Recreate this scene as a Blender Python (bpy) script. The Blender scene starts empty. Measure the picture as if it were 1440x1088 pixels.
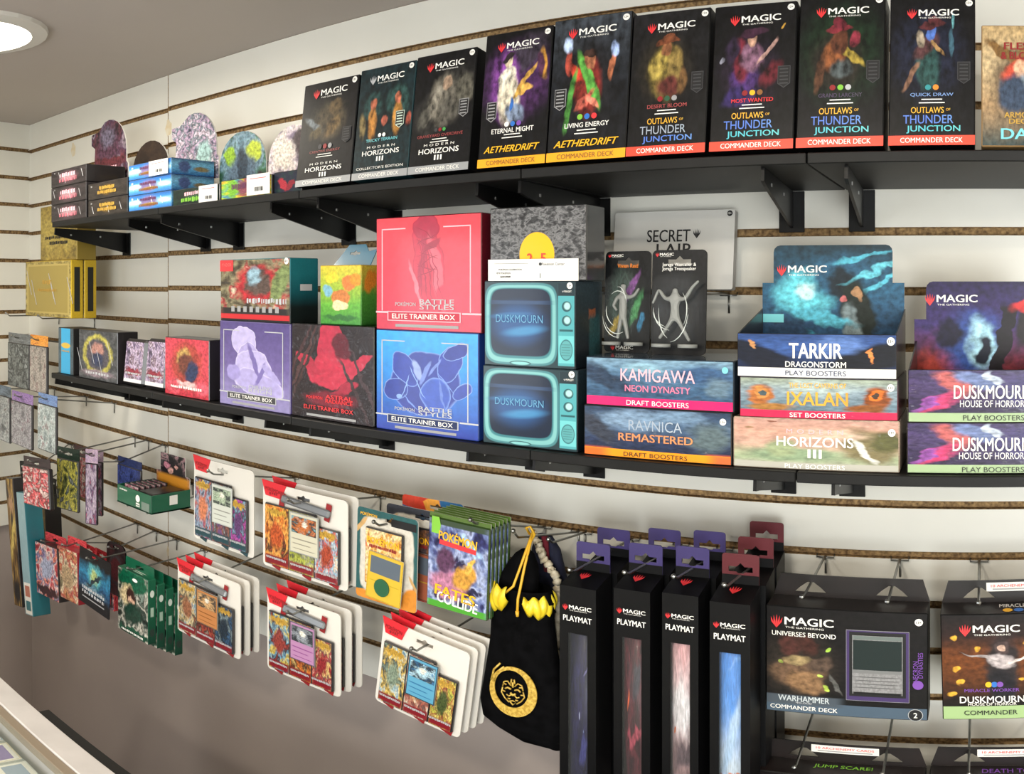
import bpy, bmesh, math, random
from mathutils import Vector, Matrix
R = math.radians
SC = bpy.context.scene
COL = SC.collection
# ------------------------------------------------------------------ camera (phone panorama: equirectangular)
FX, FY, X0, YC, CZ = 1192.0, 1215.0, 1381.0, 398.5, 1.80
cam = bpy.data.cameras.new('camera'); camo = bpy.data.objects.new('camera', cam); COL.objects.link(camo); SC.camera = camo
cam.type = 'PANO'; cam.panorama_type = 'EQUIRECTANGULAR'; cam.clip_start = .01
camo.location = (0, 0, CZ); camo.rotation_euler = (math.pi/2, 0, (X0-720)/FX)
cam.longitude_min = -720/FX; cam.longitude_max = 720/FX
cam.latitude_max = YC/FY; cam.latitude_min = -(1088-YC)/FY
# ------------------------------------------------------------------ world, light, exposure
w = bpy.data.worlds.new('world'); SC.world = w; w.use_nodes = True
w.node_tree.nodes['Background'].inputs[0].default_value = (.78, .86, 1, 1)
w.node_tree.nodes['Background'].inputs[1].default_value = .25
SC.view_settings.view_transform = 'Standard'; SC.view_settings.look = 'None'
SC.view_settings.exposure = 0.22; SC.view_settings.gamma = 1; SC.view_settings.use_curve_mapping = False
CEIL = CZ + .492
def area(name, loc, rot, sx, sy, power, col=(1, 1, 1), shape='RECTANGLE'):
    l = bpy.data.lights.new(name, 'AREA'); l.shape = shape; l.size = sx; l.size_y = sy; l.energy = power; l.color = col
    o = bpy.data.objects.new(name, l); COL.objects.link(o); o.location = loc; o.rotation_euler = rot; return o
LIGHTS = [(-1.527, .607), (-.35, -.25), (.95, .35), (-1.0, -1.25), (.7, -1.4)]
for i, (lx, ly) in enumerate(LIGHTS):
    area('downlight_lamp', (lx, ly, CEIL-.022), (0, 0, 0), .22, .22, [5, 12, 11, 14, 14][i], (1, .91, .76), 'DISK')
# daylight through the shop windows in the left wall and behind the camera
area('window_daylight', (-1.86, -.95, 1.62), (R(90), 0, R(-80)), .8, .7, 7, (.88, .94, 1))
area('shopfront_daylight', (.95, -2.55, 1.3), (R(90), 0, 0), 1.4, 1.5, 68, (.95, .985, .97))

# ------------------------------------------------------------------ helpers
def th(px): return (px-X0)/FX
def at(px, py, Y):
    t = th(px); return Vector((Y*math.tan(t), Y, CZ + Y/math.cos(t)*math.tan((YC-py)/FY)))
def lin(h):
    if not isinstance(h, str): return tuple(h)[:3]
    h = h.lstrip('#'); c = [int(h[i:i+2], 16)/255 for i in (0, 2, 4)]
    return tuple(x/12.92 if x <= .04045 else ((x+.055)/1.055)**2.4 for x in c)
def c4(h): return (*lin(h), 1)
MATS = {}
def mat(key, col='#888888', rough=.5, metal=0, coat=0, trans=0, alpha=1, emit=0, spec=.5):
    if key in MATS: return MATS[key]
    m = bpy.data.materials.new(key); m.use_nodes = True; b = m.node_tree.nodes['Principled BSDF']
    b.inputs['Base Color'].default_value = c4(col); b.inputs['Roughness'].default_value = rough; b.inputs['Metallic'].default_value = metal
    b.inputs['Coat Weight'].default_value = coat; b.inputs['Coat Roughness'].default_value = .08
    b.inputs['Transmission Weight'].default_value = trans; b.inputs['Alpha'].default_value = alpha
    b.inputs['Specular IOR Level'].default_value = spec
    if emit: b.inputs['Emission Color'].default_value = c4(col); b.inputs['Emission Strength'].default_value = emit
    MATS[key] = m; return m
def noisy(key, c1, c2, scale=20, rough=.6, detail=4, stretch=(1, 1, 1), bump=0, lo=.35, hi=.65):
    if key in MATS: return MATS[key]
    m = mat(key, c1, rough); nt = m.node_tree; N = nt.nodes; L = nt.links; b = N['Principled BSDF']
    tc = N.new('ShaderNodeTexCoord'); mp = N.new('ShaderNodeMapping'); mp.inputs['Scale'].default_value = stretch
    n = N.new('ShaderNodeTexNoise'); n.inputs['Scale'].default_value = scale; n.inputs['Detail'].default_value = detail
    r = N.new('ShaderNodeValToRGB'); r.color_ramp.elements[0].position = lo; r.color_ramp.elements[1].position = hi
    r.color_ramp.elements[0].color = c4(c1); r.color_ramp.elements[1].color = c4(c2)
    L.new(tc.outputs['Object'], mp.inputs[0]); L.new(mp.outputs[0], n.inputs['Vector']); L.new(n.outputs['Fac'], r.inputs[0]); L.new(r.outputs[0], b.inputs['Base Color'])
    if bump:
        bp = N.new('ShaderNodeBump'); bp.inputs['Strength'].default_value = bump; bp.inputs['Distance'].default_value = .002
        L.new(n.outputs['Fac'], bp.inputs['Height']); L.new(bp.outputs[0], b.inputs['Normal'])
    return m
# printed-artwork materials: layered soft shapes over a gradient or a painterly noise, in the face's own UV
def shape_group(kind):
    key = 'print_shape_'+kind
    if key in bpy.data.node_groups: return bpy.data.node_groups[key]
    g = bpy.data.node_groups.new(key, 'ShaderNodeTree'); I = g.interface
    for nm, ty in (('Vector', 'NodeSocketVector'), ('Center', 'NodeSocketVector'), ('Radius', 'NodeSocketVector'), ('Angle', 'NodeSocketFloat'), ('Soft', 'NodeSocketFloat'), ('Under', 'NodeSocketColor'), ('Over', 'NodeSocketColor')):
        I.new_socket(nm, in_out='INPUT', socket_type=ty)
    I.new_socket('Color', in_out='OUTPUT', socket_type='NodeSocketColor')
    N = g.nodes; L = g.links; gi = N.new('NodeGroupInput'); go = N.new('NodeGroupOutput')
    def vm(op, a, b=None):
        n = N.new('ShaderNodeVectorMath'); n.operation = op; L.new(a, n.inputs[0])
        if b is not None: L.new(b, n.inputs[1])
        return n
    sub = vm('SUBTRACT', gi.outputs['Vector'], gi.outputs['Center'])
    rot = N.new('ShaderNodeVectorRotate'); rot.rotation_type = 'Z_AXIS'; L.new(sub.outputs[0], rot.inputs['Vector']); L.new(gi.outputs['Angle'], rot.inputs['Angle'])
    div = vm('DIVIDE', rot.outputs[0], gi.outputs['Radius'])
    if kind == 'e': d = vm('LENGTH', div.outputs[0]).outputs['Value']
    else:
        ab = vm('ABSOLUTE', div.outputs[0]); sx = N.new('ShaderNodeSeparateXYZ'); L.new(ab.outputs[0], sx.inputs[0])
        if kind == 'r':
            mx = N.new('ShaderNodeMath'); mx.operation = 'MAXIMUM'; L.new(sx.outputs[0], mx.inputs[0]); L.new(sx.outputs[1], mx.inputs[1]); d = mx.outputs[0]
        else:
            ps = []
            for k in (0, 1):
                p = N.new('ShaderNodeMath'); p.operation = 'POWER'; L.new(sx.outputs[k], p.inputs[0]); p.inputs[1].default_value = 6; ps.append(p)
            ad = N.new('ShaderNodeMath'); ad.operation = 'ADD'; L.new(ps[0].outputs[0], ad.inputs[0]); L.new(ps[1].outputs[0], ad.inputs[1])
            p = N.new('ShaderNodeMath'); p.operation = 'POWER'; L.new(ad.outputs[0], p.inputs[0]); p.inputs[1].default_value = 1/6; d = p.outputs[0]
    lo = N.new('ShaderNodeMath'); lo.operation = 'SUBTRACT'; lo.inputs[0].default_value = 1; L.new(gi.outputs['Soft'], lo.inputs[1])
    hi = N.new('ShaderNodeMath'); hi.operation = 'ADD'; hi.inputs[0].default_value = 1.001; L.new(gi.outputs['Soft'], hi.inputs[1])
    mr = N.new('ShaderNodeMapRange'); mr.interpolation_type = 'SMOOTHSTEP'; L.new(d, mr.inputs['Value']); L.new(lo.outputs[0], mr.inputs['From Min']); L.new(hi.outputs[0], mr.inputs['From Max'])
    mr.inputs['To Min'].default_value = 1; mr.inputs['To Max'].default_value = 0
    mx = N.new('ShaderNodeMix'); mx.data_type = 'RGBA'; L.new(mr.outputs[0], mx.inputs['Factor']); L.new(gi.outputs['Under'], mx.inputs['A']); L.new(gi.outputs['Over'], mx.inputs['B'])
    L.new(mx.outputs['Result'], go.inputs['Color'])
    return g
def art(key, bg, shapes=(), distort=.05, dscale=5, grain=.25, gscale=30, rough=.35, coat=.3, seed=0, metal=0, wrap=0):
    """bg: colour | ('v', bottom, top) | ('n', scale, [colours]);  shapes: (kind, cx, cy, rx, ry, degrees, colour, soft); upper-case kinds are not distorted"""
    if key in MATS: return MATS[key]
    m = mat(key, '#808080', rough+.1, metal, coat*.3, spec=.28); nt = m.node_tree; N = nt.nodes; L = nt.links; b = N['Principled BSDF']
    uv = N.new('ShaderNodeUVMap'); raw = uv.outputs[0]
    off = N.new('ShaderNodeVectorMath'); off.operation = 'ADD'; L.new(raw, off.inputs[0]); off.inputs[1].default_value = (seed*3.7, seed*1.9, seed*.77)
    nz = N.new('ShaderNodeTexNoise'); nz.inputs['Scale'].default_value = dscale; nz.inputs['Detail'].default_value = 2.5; L.new(off.outputs[0], nz.inputs['Vector'])
    sb = N.new('ShaderNodeVectorMath'); sb.operation = 'SUBTRACT'; L.new(nz.outputs['Color'], sb.inputs[0]); sb.inputs[1].default_value = (.5, .5, .5)
    sl = N.new('ShaderNodeVectorMath'); sl.operation = 'SCALE'; L.new(sb.outputs[0], sl.inputs[0]); sl.inputs['Scale'].default_value = distort*2.4
    dv = N.new('ShaderNodeVectorMath'); dv.operation = 'ADD'; L.new(raw, dv.inputs[0]); L.new(sl.outputs[0], dv.inputs[1])
    flat = N.new('ShaderNodeVectorMath'); flat.operation = 'MULTIPLY'; L.new(dv.outputs[0], flat.inputs[0]); flat.inputs[1].default_value = (1, 1, 0)
    if isinstance(bg, str):
        rgb = N.new('ShaderNodeRGB'); rgb.outputs[0].default_value = c4(bg); cur = rgb.outputs[0]
    else:
        rp = N.new('ShaderNodeValToRGB'); cr = rp.color_ramp
        if bg[0] == 'v':
            s = N.new('ShaderNodeSeparateXYZ'); L.new(dv.outputs[0], s.inputs[0]); L.new(s.outputs[1], rp.inputs[0]); cols = list(bg[1:]); pos = [i/max(1, len(cols)-1) for i in range(len(cols))]
        else:
            n2 = N.new('ShaderNodeTexNoise'); n2.inputs['Scale'].default_value = bg[1]; n2.inputs['Detail'].default_value = 3; n2.inputs['Distortion'].default_value = .5
            L.new(off.outputs[0], n2.inputs['Vector']); L.new(n2.outputs['Fac'], rp.inputs[0]); cols = bg[2]; pos = [.3+.4*i/max(1, len(cols)-1) for i in range(len(cols))]
        while len(cr.elements) < len(cols): cr.elements.new(.5)
        for e, p in zip(cr.elements, pos): e.position = p
        for e, c in zip(cr.elements, cols): e.color = c4(c)
        cur = rp.outputs[0]
    if grain:
        n3 = N.new('ShaderNodeTexNoise'); n3.inputs['Scale'].default_value = gscale; n3.inputs['Detail'].default_value = 5; L.new(off.outputs[0], n3.inputs['Vector'])
        gm = N.new('ShaderNodeMapRange'); L.new(n3.outputs['Fac'], gm.inputs['Value']); gm.inputs['From Min'].default_value = .3; gm.inputs['From Max'].default_value = .7
        gm.inputs['To Min'].default_value = 1-grain*1.4; gm.inputs['To Max'].default_value = 1+grain
    def addgrain(c):
        if not grain: return c
        mu = N.new('ShaderNodeVectorMath'); mu.operation = 'SCALE'; L.new(c, mu.inputs[0]); L.new(gm.outputs[0], mu.inputs['Scale']); return mu.outputs[0]
    soft_done = False
    for s in sorted(shapes, key=lambda q: q[0].isupper()):
        k, cx, cy, rx, ry, an, col, so = s
        if k.isupper() and not soft_done: cur = addgrain(cur); soft_done = True
        g = N.new('ShaderNodeGroup'); g.node_tree = shape_group(k.lower())
        L.new(raw if k.isupper() else flat.outputs[0], g.inputs['Vector']); g.inputs['Center'].default_value = (cx, cy, 0); g.inputs['Radius'].default_value = (rx, ry, 1)
        g.inputs['Angle'].default_value = R(-an); g.inputs['Soft'].default_value = so*.7; L.new(cur, g.inputs['Under']); g.inputs['Over'].default_value = c4(col); cur = g.outputs[0]
    if not soft_done: cur = addgrain(cur)
    L.new(cur, b.inputs['Base Color'])
    if wrap:                                              # slack cling film: fine ripples in the glossy coat only
        n4 = N.new('ShaderNodeTexNoise'); n4.inputs['Scale'].default_value = 7; n4.inputs['Detail'].default_value = 2; n4.inputs['Distortion'].default_value = 2; L.new(off.outputs[0], n4.inputs['Vector'])
        bp = N.new('ShaderNodeBump'); bp.inputs['Strength'].default_value = wrap; bp.inputs['Distance'].default_value = .01
        L.new(n4.outputs['Fac'], bp.inputs['Height']); L.new(bp.outputs[0], b.inputs['Coat Normal'])
    return m
def figure(cx, cy, s, body, dark, light, skin, arms=1):
    """an anonymous cloaked figure as soft printed shapes"""
    o = [('e', cx, cy-.10*s, .30*s, .42*s, 0, dark, .35), ('e', cx, cy-.05*s, .17*s, .34*s, 0, body, .25), ('e', cx-.05*s, cy+.08*s, .13*s, .10*s, 20, light, .4),
         ('e', cx, cy+.24*s, .065*s, .055*s, 0, skin, .2), ('e', cx, cy+.29*s, .11*s, .035*s, 0, dark, .25)]
    if arms: o += [('e', cx-.22*s, cy+.08*s, .16*s, .035*s, -35, body, .3), ('e', cx+.22*s, cy+.08*s, .16*s, .035*s, 40, body, .3), ('e', cx-.33*s, cy+.16*s, .04*s, .03*s, 0, skin, .3), ('e', cx+.34*s, cy+.17*s, .04*s, .03*s, 0, skin, .3)]
    o += [('e', cx+.06*s, cy-.15*s, .05*s, .2*s, 8, light, .5)]
    return o

def link(o, parent=None):
    COL.objects.link(o)
    if parent is not None: o.parent = parent
    return o
USED = set()
def thing(name, label, cat, loc=(0, 0, 0), rot=(0, 0, 0), group=None):
    o = bpy.data.objects.new(name, None); link(o); o.empty_display_size = .02
    o.location = loc; o.rotation_euler = rot; o['label'] = label; o['category'] = cat
    if group: o['group'] = group
    return o
def tag(o, label, cat, group=None):
    o['label'] = label; o['category'] = cat
    if group: o['group'] = group
    return o
def obj(name, me, mats, parent=None, loc=(0, 0, 0), rot=(0, 0, 0), scale=(1, 1, 1), label=None):
    if not me.materials:
        for m in (mats if isinstance(mats, (list, tuple)) else [mats]): me.materials.append(m)
    o = bpy.data.objects.new(name, me); link(o, parent); o.location = loc; o.rotation_euler = rot; o.scale = scale
    if label: o['label'] = label
    return o
def mesh_py(name, v, f):
    me = bpy.data.meshes.new(name); me.from_pydata([tuple(x) for x in v], [], f); me.update(); return me
def set_uv(me, w, h, zc=0, xc=0, front_only=True):
    uv = me.uv_layers.new(name='UVMap') if not me.uv_layers else me.uv_layers[0]
    d = max(1e-4, max(v.co.y for v in me.vertices)-min(v.co.y for v in me.vertices)); y0 = min(v.co.y for v in me.vertices)
    for p in me.polygons:
        n = p.normal
        for li in p.loop_indices:
            c = me.vertices[me.loops[li].vertex_index].co
            if abs(n.y) > .6: u = ((c.x-xc)/w+.5, (c.z-zc)/h)
            elif abs(n.x) > .6: u = ((c.y-y0)/d, (c.z-zc)/h)
            else: u = ((c.x-xc)/w+.5, (c.y-y0)/d)
            uv.data[li].uv = u
def box_mesh(w, d, h, bev=.0012, y0=0, z0=0):
    """carton: x centred, front at y=y0, base at z0; slots 0 front 1 sides/back 2 top/bottom"""
    bm = bmesh.new(); bmesh.ops.create_cube(bm, size=1, matrix=Matrix.Translation((0, y0+d/2, z0+h/2)) @ Matrix.Diagonal((w, d, h, 1)))
    if bev: bmesh.ops.bevel(bm, geom=bm.edges[:], offset=min(bev, d*.3, w*.3, h*.3), segments=1, affect='EDGES', profile=.5)
    me = bpy.data.meshes.new('box'); bm.to_mesh(me); bm.free(); me.update()
    for p in me.polygons:
        n = p.normal; p.material_index = 0 if n.y < -.8 else (2 if abs(n.z) > .8 else 1)
    set_uv(me, w, h, z0); return me
def carton(name, w, d, h, front, side, top=None, parent=None, bev=.0012, y0=0, z0=0):
    return obj(name, box_mesh(w, d, h, bev, y0, z0), [front, side, top or side], parent)
def slab_mesh(outlines, t):
    """flat piece in the xz plane (front at y=0, back at y=t) from an outline and holes; slot 0 front, slot 1 rest"""
    c = bpy.data.curves.new('tmp', 'CURVE'); c.dimensions = '2D'; c.fill_mode = 'BOTH'; c.extrude = t/2
    for pts in outlines:
        s = c.splines.new('POLY'); s.points.add(len(pts)-1); s.use_cyclic_u = True
        for p, q in zip(s.points, pts): p.co = (q[0], q[1], 0, 1)
    o = bpy.data.objects.new('tmp', c); me = bpy.data.meshes.new_from_object(o); bpy.data.objects.remove(o); bpy.data.curves.remove(c)
    me.materials.clear()
    for v in me.vertices: v.co = Vector((v.co.x, t/2-v.co.z, v.co.y))
    me.update()
    xs = [p[0] for p in outlines[0]]; zs = [p[1] for p in outlines[0]]
    W = max(xs)-min(xs); H = max(zs)-min(zs)
    for p in me.polygons: p.material_index = 0 if p.normal.y < -.5 else 1
    set_uv(me, W, H, min(zs), (max(xs)+min(xs))/2); return me
def rrect(w, h, r, z0=0, xc=0, n=4):
    o = []
    for cx, cz, a0 in ((w/2-r, h-r, 0), (-w/2+r, h-r, 90), (-w/2+r, r, 180), (w/2-r, r, 270)):
        for k in range(n+1):
            a = R(a0+90*k/n); o.append((xc+cx+r*math.cos(a), z0+cz+r*math.sin(a)))
    return o
def euro(xc, zc, w=.03, h=.008):
    """hang-hole outline"""
    return [(xc-w/2, zc-h*.4), (xc-w*.18, zc-h*.4), (xc-w*.12, zc-h*.6), (xc+w*.12, zc-h*.6), (xc+w*.18, zc-h*.4), (xc+w/2, zc-h*.4), (xc+w/2, zc+h*.3), (xc+w*.16, zc+h*.3), (xc, zc+h*.8), (xc-w*.16, zc+h*.3), (xc-w/2, zc+h*.3)]
def slab(name, outlines, t, front, side, parent, loc=(0, 0, 0), rot=(0, 0, 0), label=None):
    return obj(name, slab_mesh(outlines, t), [front, side], parent, loc, rot, label=label)
def tube_mesh(pts, r, seg=8, caps=True):
    pts = [Vector(p) for p in pts]; rr = r if isinstance(r, (list, tuple)) else [r]*len(pts); V = []; F = []
    ref = Vector((0, 0, 1)) if abs((pts[-1]-pts[0]).normalized().z) < .9 else Vector((1, 0, 0))
    for i, p in enumerate(pts):
        d = (pts[min(i+1, len(pts)-1)]-pts[max(i-1, 0)]).normalized(); a = d.cross(ref).normalized(); b = d.cross(a)
        for k in range(seg):
            t = 2*math.pi*k/seg; V.append(p+(a*math.cos(t)+b*math.sin(t))*rr[i])
    for i in range(len(pts)-1):
        for k in range(seg): F.append((i*seg+k, i*seg+(k+1) % seg, (i+1)*seg+(k+1) % seg, (i+1)*seg+k))
    if caps: F += [tuple(range(seg))[::-1], tuple(range((len(pts)-1)*seg, len(pts)*seg))]
    me = mesh_py('tube', V, F)
    for p in me.polygons: p.use_smooth = True
    return me
def merge(meshes):
    bm = bmesh.new()
    for m in meshes: bm.from_mesh(m)
    me = bpy.data.meshes.new('m'); bm.to_mesh(me); bm.free(); return me
# flat print: lettering, emblem, badges -------------------------------------------------------------
TXT = {}
def unit_text(s, bold, shear, space):
    k = (s, bold, shear, space)
    if k in TXT: return TXT[k]
    c = bpy.data.curves.new('tmp', 'FONT'); c.body = s; c.offset = 0; c.shear = shear; c.space_character = space; c.resolution_u = 3
    o = bpy.data.objects.new('tmp', c); me = bpy.data.meshes.new_from_object(o); bpy.data.objects.remove(o); bpy.data.curves.remove(c)
    xs = [v.co.x for v in me.vertices]; ys = [v.co.y for v in me.vertices]
    x0, x1, y0, y1 = min(xs), max(xs), min(ys), max(ys)
    for v in me.vertices: v.co = Vector(((v.co.x-(x0+x1)/2)/(x1-x0), 0, (v.co.y-(y0+y1)/2)/(y1-y0)))
    me.materials.clear()
    if bold > 0:                                        # heavier strokes: the same outline laid over itself, slightly shifted
        bm = bmesh.new()
        for dx, dz in ((-1, -.5), (1, -.5), (-1, .5), (1, .5)):
            q = me.copy(); q.transform(Matrix.Translation((dx*bold*.9/(x1-x0), -.00002*(dx+1+dz), dz*bold*.6/(y1-y0)))); bm.from_mesh(q); bpy.data.meshes.remove(q)
        bm.to_mesh(me); bm.free()
    TXT[k] = (me, (x1-x0)/(y1-y0)); return TXT[k]
PM = {}
def blurred_line(seed, n=14):
    """a line of print too small to read in the photograph: a row of uneven marks"""
    k = ('blur', seed)
    if k in TXT: return TXT[k]
    rnd = random.Random(seed); V = []; F = []; x = -.5
    while x < .49:
        w_ = rnd.uniform(.5, 1.3)/n*.62; hi = rnd.uniform(.3, .5); lo = -rnd.uniform(.3, .5); i = len(V)
        V += [(x, 0, lo), (min(.5, x+w_), 0, lo+rnd.uniform(-.1, .12)), (min(.5, x+w_), 0, hi), (x, 0, hi-rnd.uniform(0, .15))]; F.append((i, i+1, i+2, i+3)); x += w_+.28/n*rnd.uniform(.6, 1.4)
    TXT[k] = (mesh_py('blurred_print', V, F), n*.45); return TXT[k]
def marks(par, seed, x, z, h, m, w, y=-.0008, rot=0, n=14, **k_):
    me, asp = blurred_line(seed, n); key = (me.name, m.name)
    if key not in PM: PM[key] = me.copy(); PM[key].materials.append(m)
    o = bpy.data.objects.new('fine_print', PM[key]); link(o, par); o.location = (x, y, z); o.rotation_euler = (0, R(-rot), 0); o.scale = (w or h*asp, 1, h); return o
UNREADABLE = {'DUELIST', 'NEXUS', 'LEGACY OF', 'DESTRUCTION', 'MAZE OF', 'MEMORIES', '1ST', 'BATTLES OF LEGEND', 'RAGE OF', 'THE ABYSS', 'SLIM', 'DUELISTS', 'STRUCTURE', 'STARTER DECK', '25TH', 'ANNIVERSARY', 'MAXIMUM GOLD', 'EL DORADO', 'LEGENDARY', 'DEMON', 'BOOSTER', 'TCG', 'SCARLET & VIOLET', 'DARKNESS ABLAZE', 'PARADOX RIFT', 'YU-GI-OH!', 'POKÉMON CENTER'}
def text(par, s, x, z, h, m, w=None, y=-.0008, bold=.0, shear=0, rot=0, space=1, name='lettering'):
    if s in UNREADABLE: return marks(par, sum(map(ord, s)), x, z, h, m, w, y, rot, max(3, len(s)))
    me, asp = unit_text(s, bold, shear, space); key = (me.name, m.name)
    if key not in PM: PM[key] = me.copy(); PM[key].materials.append(m)
    ww = w if w else h*asp
    o = bpy.data.objects.new(name, PM[key]); link(o, par); o.location = (x, y, z); o.rotation_euler = (0, R(-rot), 0); o.scale = (ww, 1, h); return o
def printed(par, name, pts, m, x, z, sx, sz, y=-.0008, rot=0):
    key = (tuple(pts), m.name)
    if key not in PM:
        me = mesh_py(name, [(p[0], 0, p[1]) for p in pts], [tuple(range(len(pts)))]); me.materials.append(m); PM[key] = me
    o = bpy.data.objects.new(name, PM[key]); link(o, par); o.location = (x, y, z); o.scale = (sx, 1, sz); o.rotation_euler = (0, R(-rot), 0); return o
DISC = [(.5*math.cos(2*math.pi*k/18), .5*math.sin(2*math.pi*k/18)) for k in range(18)]
SQ = [(-.5, -.5), (.5, -.5), (.5, .5), (-.5, .5)]
FLAME = [(0, -.5), (.16, -.16), (.36, -.02), (.5, .28), (.33, .12), (.3, .38), (.17, .14), (.1, .3), (.0, .55), (-.1, .3), (-.17, .14), (-.3, .38), (-.33, .12), (-.5, .28), (-.36, -.02), (-.16, -.16)]
PENT = [(-.5, .5), (-.5, -.3), (0, -.5), (.5, -.3), (.5, .5)]
def flame(par, x, z, s, m, y=-.0008, rot=0):
    # emblem: a fan of flame tongues over a point, one piece per tongue so the fan stays clean
    for dx, top, lean in ((0, .62, 0), (-.19, .54, 10), (.19, .54, -10), (-.37, .40, 20), (.37, .40, -20)):
        key = ('fl', dx, m.name)
        if key not in PM:
            me = mesh_py('emblem', [(0, 0, -.55), (dx*.9+.075, 0, -.02), (dx*1.25+.02, 0, top), (dx*.9-.075, 0, -.02)], [(0, 1, 2, 3)]); me.materials.append(m); PM[key] = me
        o = bpy.data.objects.new('emblem', PM[key]); link(o, par); o.location = (x, y-.00002*abs(lean), z); o.scale = (s, 1, s); o.rotation_euler = (0, R(-rot), 0)
WHITE = mat('print_white', '#f2f0ea', .5); BLACKP = mat('print_black', '#101012', .5); REDP = mat('print_red', '#e3353a', .45); GREYP = mat('print_grey', '#9a9a9c', .5)
DGREY = mat('print_dark_grey', '#3a3a3e', .5); YEL = mat('print_yellow', '#f2b51c', .45); GOLDP = mat('print_gold', '#c7a048', .4, .3); CYANP = mat('print_cyan', '#79d2dc', .45)
NAVYP = mat('print_navy', '#1b2a55', .5); ORANGEP = mat('print_orange', '#f08a2c', .45); PINKP = mat('print_pink', '#f2b8c4', .45); GREENP = mat('print_green', '#7fbf3f', .45); PURPP = mat('print_purple', '#7a4aa8', .45)
SILVERP = mat('print_silver', '#b9bbbf', .4); TEALP = mat('print_teal', '#2f8f96', .45); BROWNP = mat('print_brown', '#8a5a2a', .5); DRED = mat('print_dark_red', '#8c1a20', .45); BLUEP = mat('print_blue', '#2c6fc4', .45)
def foil(key, cols):
    if key in MATS: return MATS[key]
    m = mat(key, '#ffffff', .35); N = m.node_tree.nodes; L = m.node_tree.links
    tc = N.new('ShaderNodeTexCoord'); s = N.new('ShaderNodeSeparateXYZ'); rp = N.new('ShaderNodeValToRGB'); L.new(tc.outputs['Generated'], s.inputs[0]); L.new(s.outputs[0], rp.inputs[0])
    while len(rp.color_ramp.elements) < len(cols): rp.color_ramp.elements.new(.5)
    for i, (e, c) in enumerate(zip(rp.color_ramp.elements, cols)): e.position = i/(len(cols)-1); 
    for e, c in zip(rp.color_ramp.elements, cols): e.color = c4(c)
    L.new(rp.outputs[0], N['Principled BSDF'].inputs['Base Color']); return m
FOILB = foil('foil_blue', ['#5a7fd8', '#8fd0e0', '#a9d8b8']); FOILY = foil('foil_yellow', ['#f0b43a', '#f2e06a', '#d8e27a']); FOILT = foil('foil_teal', ['#58c2d0', '#8fdcc0', '#d8e27a']); FOILX = foil('foil_red_green', ['#a04a4a', '#d8605a', '#6fae5a'])
FOILG = foil('foil_silver', ['#a0acbc', '#d4dce2', '#a2b4c8']); FOILP = foil('foil_pale', ['#a0a8b8', '#9ec0cc', '#cdd8c4'])
BLACKCARD = mat('black_card', '#08080a', .45, spec=.25); WHITECARD = mat('white_card', '#e8e6e0', .5)
def wordmark(par, x, z, w, cw=WHITE, ce=REDP, y=-.0008):
    """flame emblem + MAGIC / THE GATHERING, centred on x"""
    flame(par, x-.39*w, z-.01*w, .2*w, ce, y); text(par, 'MAGIC', x+.12*w, z+.015*w, .135*w, cw, .76*w, y, bold=.02)
    text(par, 'THE GATHERING', x+.05*w, z-.098*w, .032*w, cw, .6*w, y)
def age_badge(par, x, z, s, m=WHITE, mt=BLACKP, y=-.0008, t='13+'):
    printed(par, 'badge', DISC, m, x, z, s, s, y); text(par, t, x, z, s*.34, mt, s*.62, y-.0004, bold=.02)

# ------------------------------------------------------------------ the room
U = .074
ZK = [CZ+U*k for k in (6.65, 5.53, 4.36, 3.24, 2.1, .94, -.14, -1.16, -2.17, -3.12, -4.07, -5.06, -6.05, -7.03, -8.05, -9.08, -10.1)]
WY = 1.147; GH = .0098; XC = -2.416; XR = 1.75; PB = ZK[16]; SEAM = -1.639
LAM = noisy('white_laminate', '#dfddd4', '#e6e4dc', 3, .34); MDF = noisy('raw_fibreboard', '#5c452c', '#a98a5e', 160, .9, 6)
PAINT = noisy('mauve_grey_paint', '#a39893', '#aba09b', 2.2, .5); CEILM = noisy('ceiling_paint', '#b8afa8', '#beb5ae', 1.5, .85); WALLW = mat('off_white_paint', '#d8d5cc', .7)
def struct(o, label=None):
    o['kind'] = 'structure'
    if label: o['label'] = label
    return o
def plain_box(name, x0, x1, y0, y1, z0, z1, m, parent=None, bev=0):
    me = box_mesh(x1-x0, y1-y0, z1-z0, bev); return obj(name, me, [m, m, m], parent, ((x0+x1)/2, y0, z0))
struct(plain_box('floor', -2.6, 1.9, -2.75, 1.3, -.05, 0, noisy('floor_tile', '#6d6863', '#7a756f', 6, .5)), 'grey shop floor')
struct(plain_box('ceiling', -2.6, 1.9, -2.75, 1.3, CEIL, CEIL+.06, CEILM), 'flat grey painted ceiling')
wm = struct(plain_box('wall_main', XC-.1, XR+.1, WY+.02, WY+.12, 0, CEIL, PAINT), 'mauve grey painted wall behind the white slatwall')
struct(plain_box('wall_right', XR, XR+.1, -2.6, WY+.02, 0, CEIL, WALLW), 'off white wall on the right')
struct(plain_box('wall_back', -2.2, XR, -2.7, -2.6, 0, CEIL, WALLW), 'off white wall behind the camera')
obj('backing_board', box_mesh(XR-XC, .011, CEIL-PB, 0), [MDF]*3, wm, ((XR+XC)/2-(XC-.1+XR+.1)/2, -.011, PB))
wcx = (XC-.1+XR+.1)/2
def slats(parent, x0, x1, lx, ly, dz=0, par_x=0):
    for k in range(16):
        zt = (CEIL if k == 0 else ZK[k]-GH/2+dz); zb = (ZK[k+1]+GH/2+dz if k < 15 else PB)
        obj('slat', box_mesh(x1-x0, .009, zt-zb, .0008), [LAM, MDF, MDF], parent, (lx+(x0+x1)/2-par_x, ly, zb))
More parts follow.
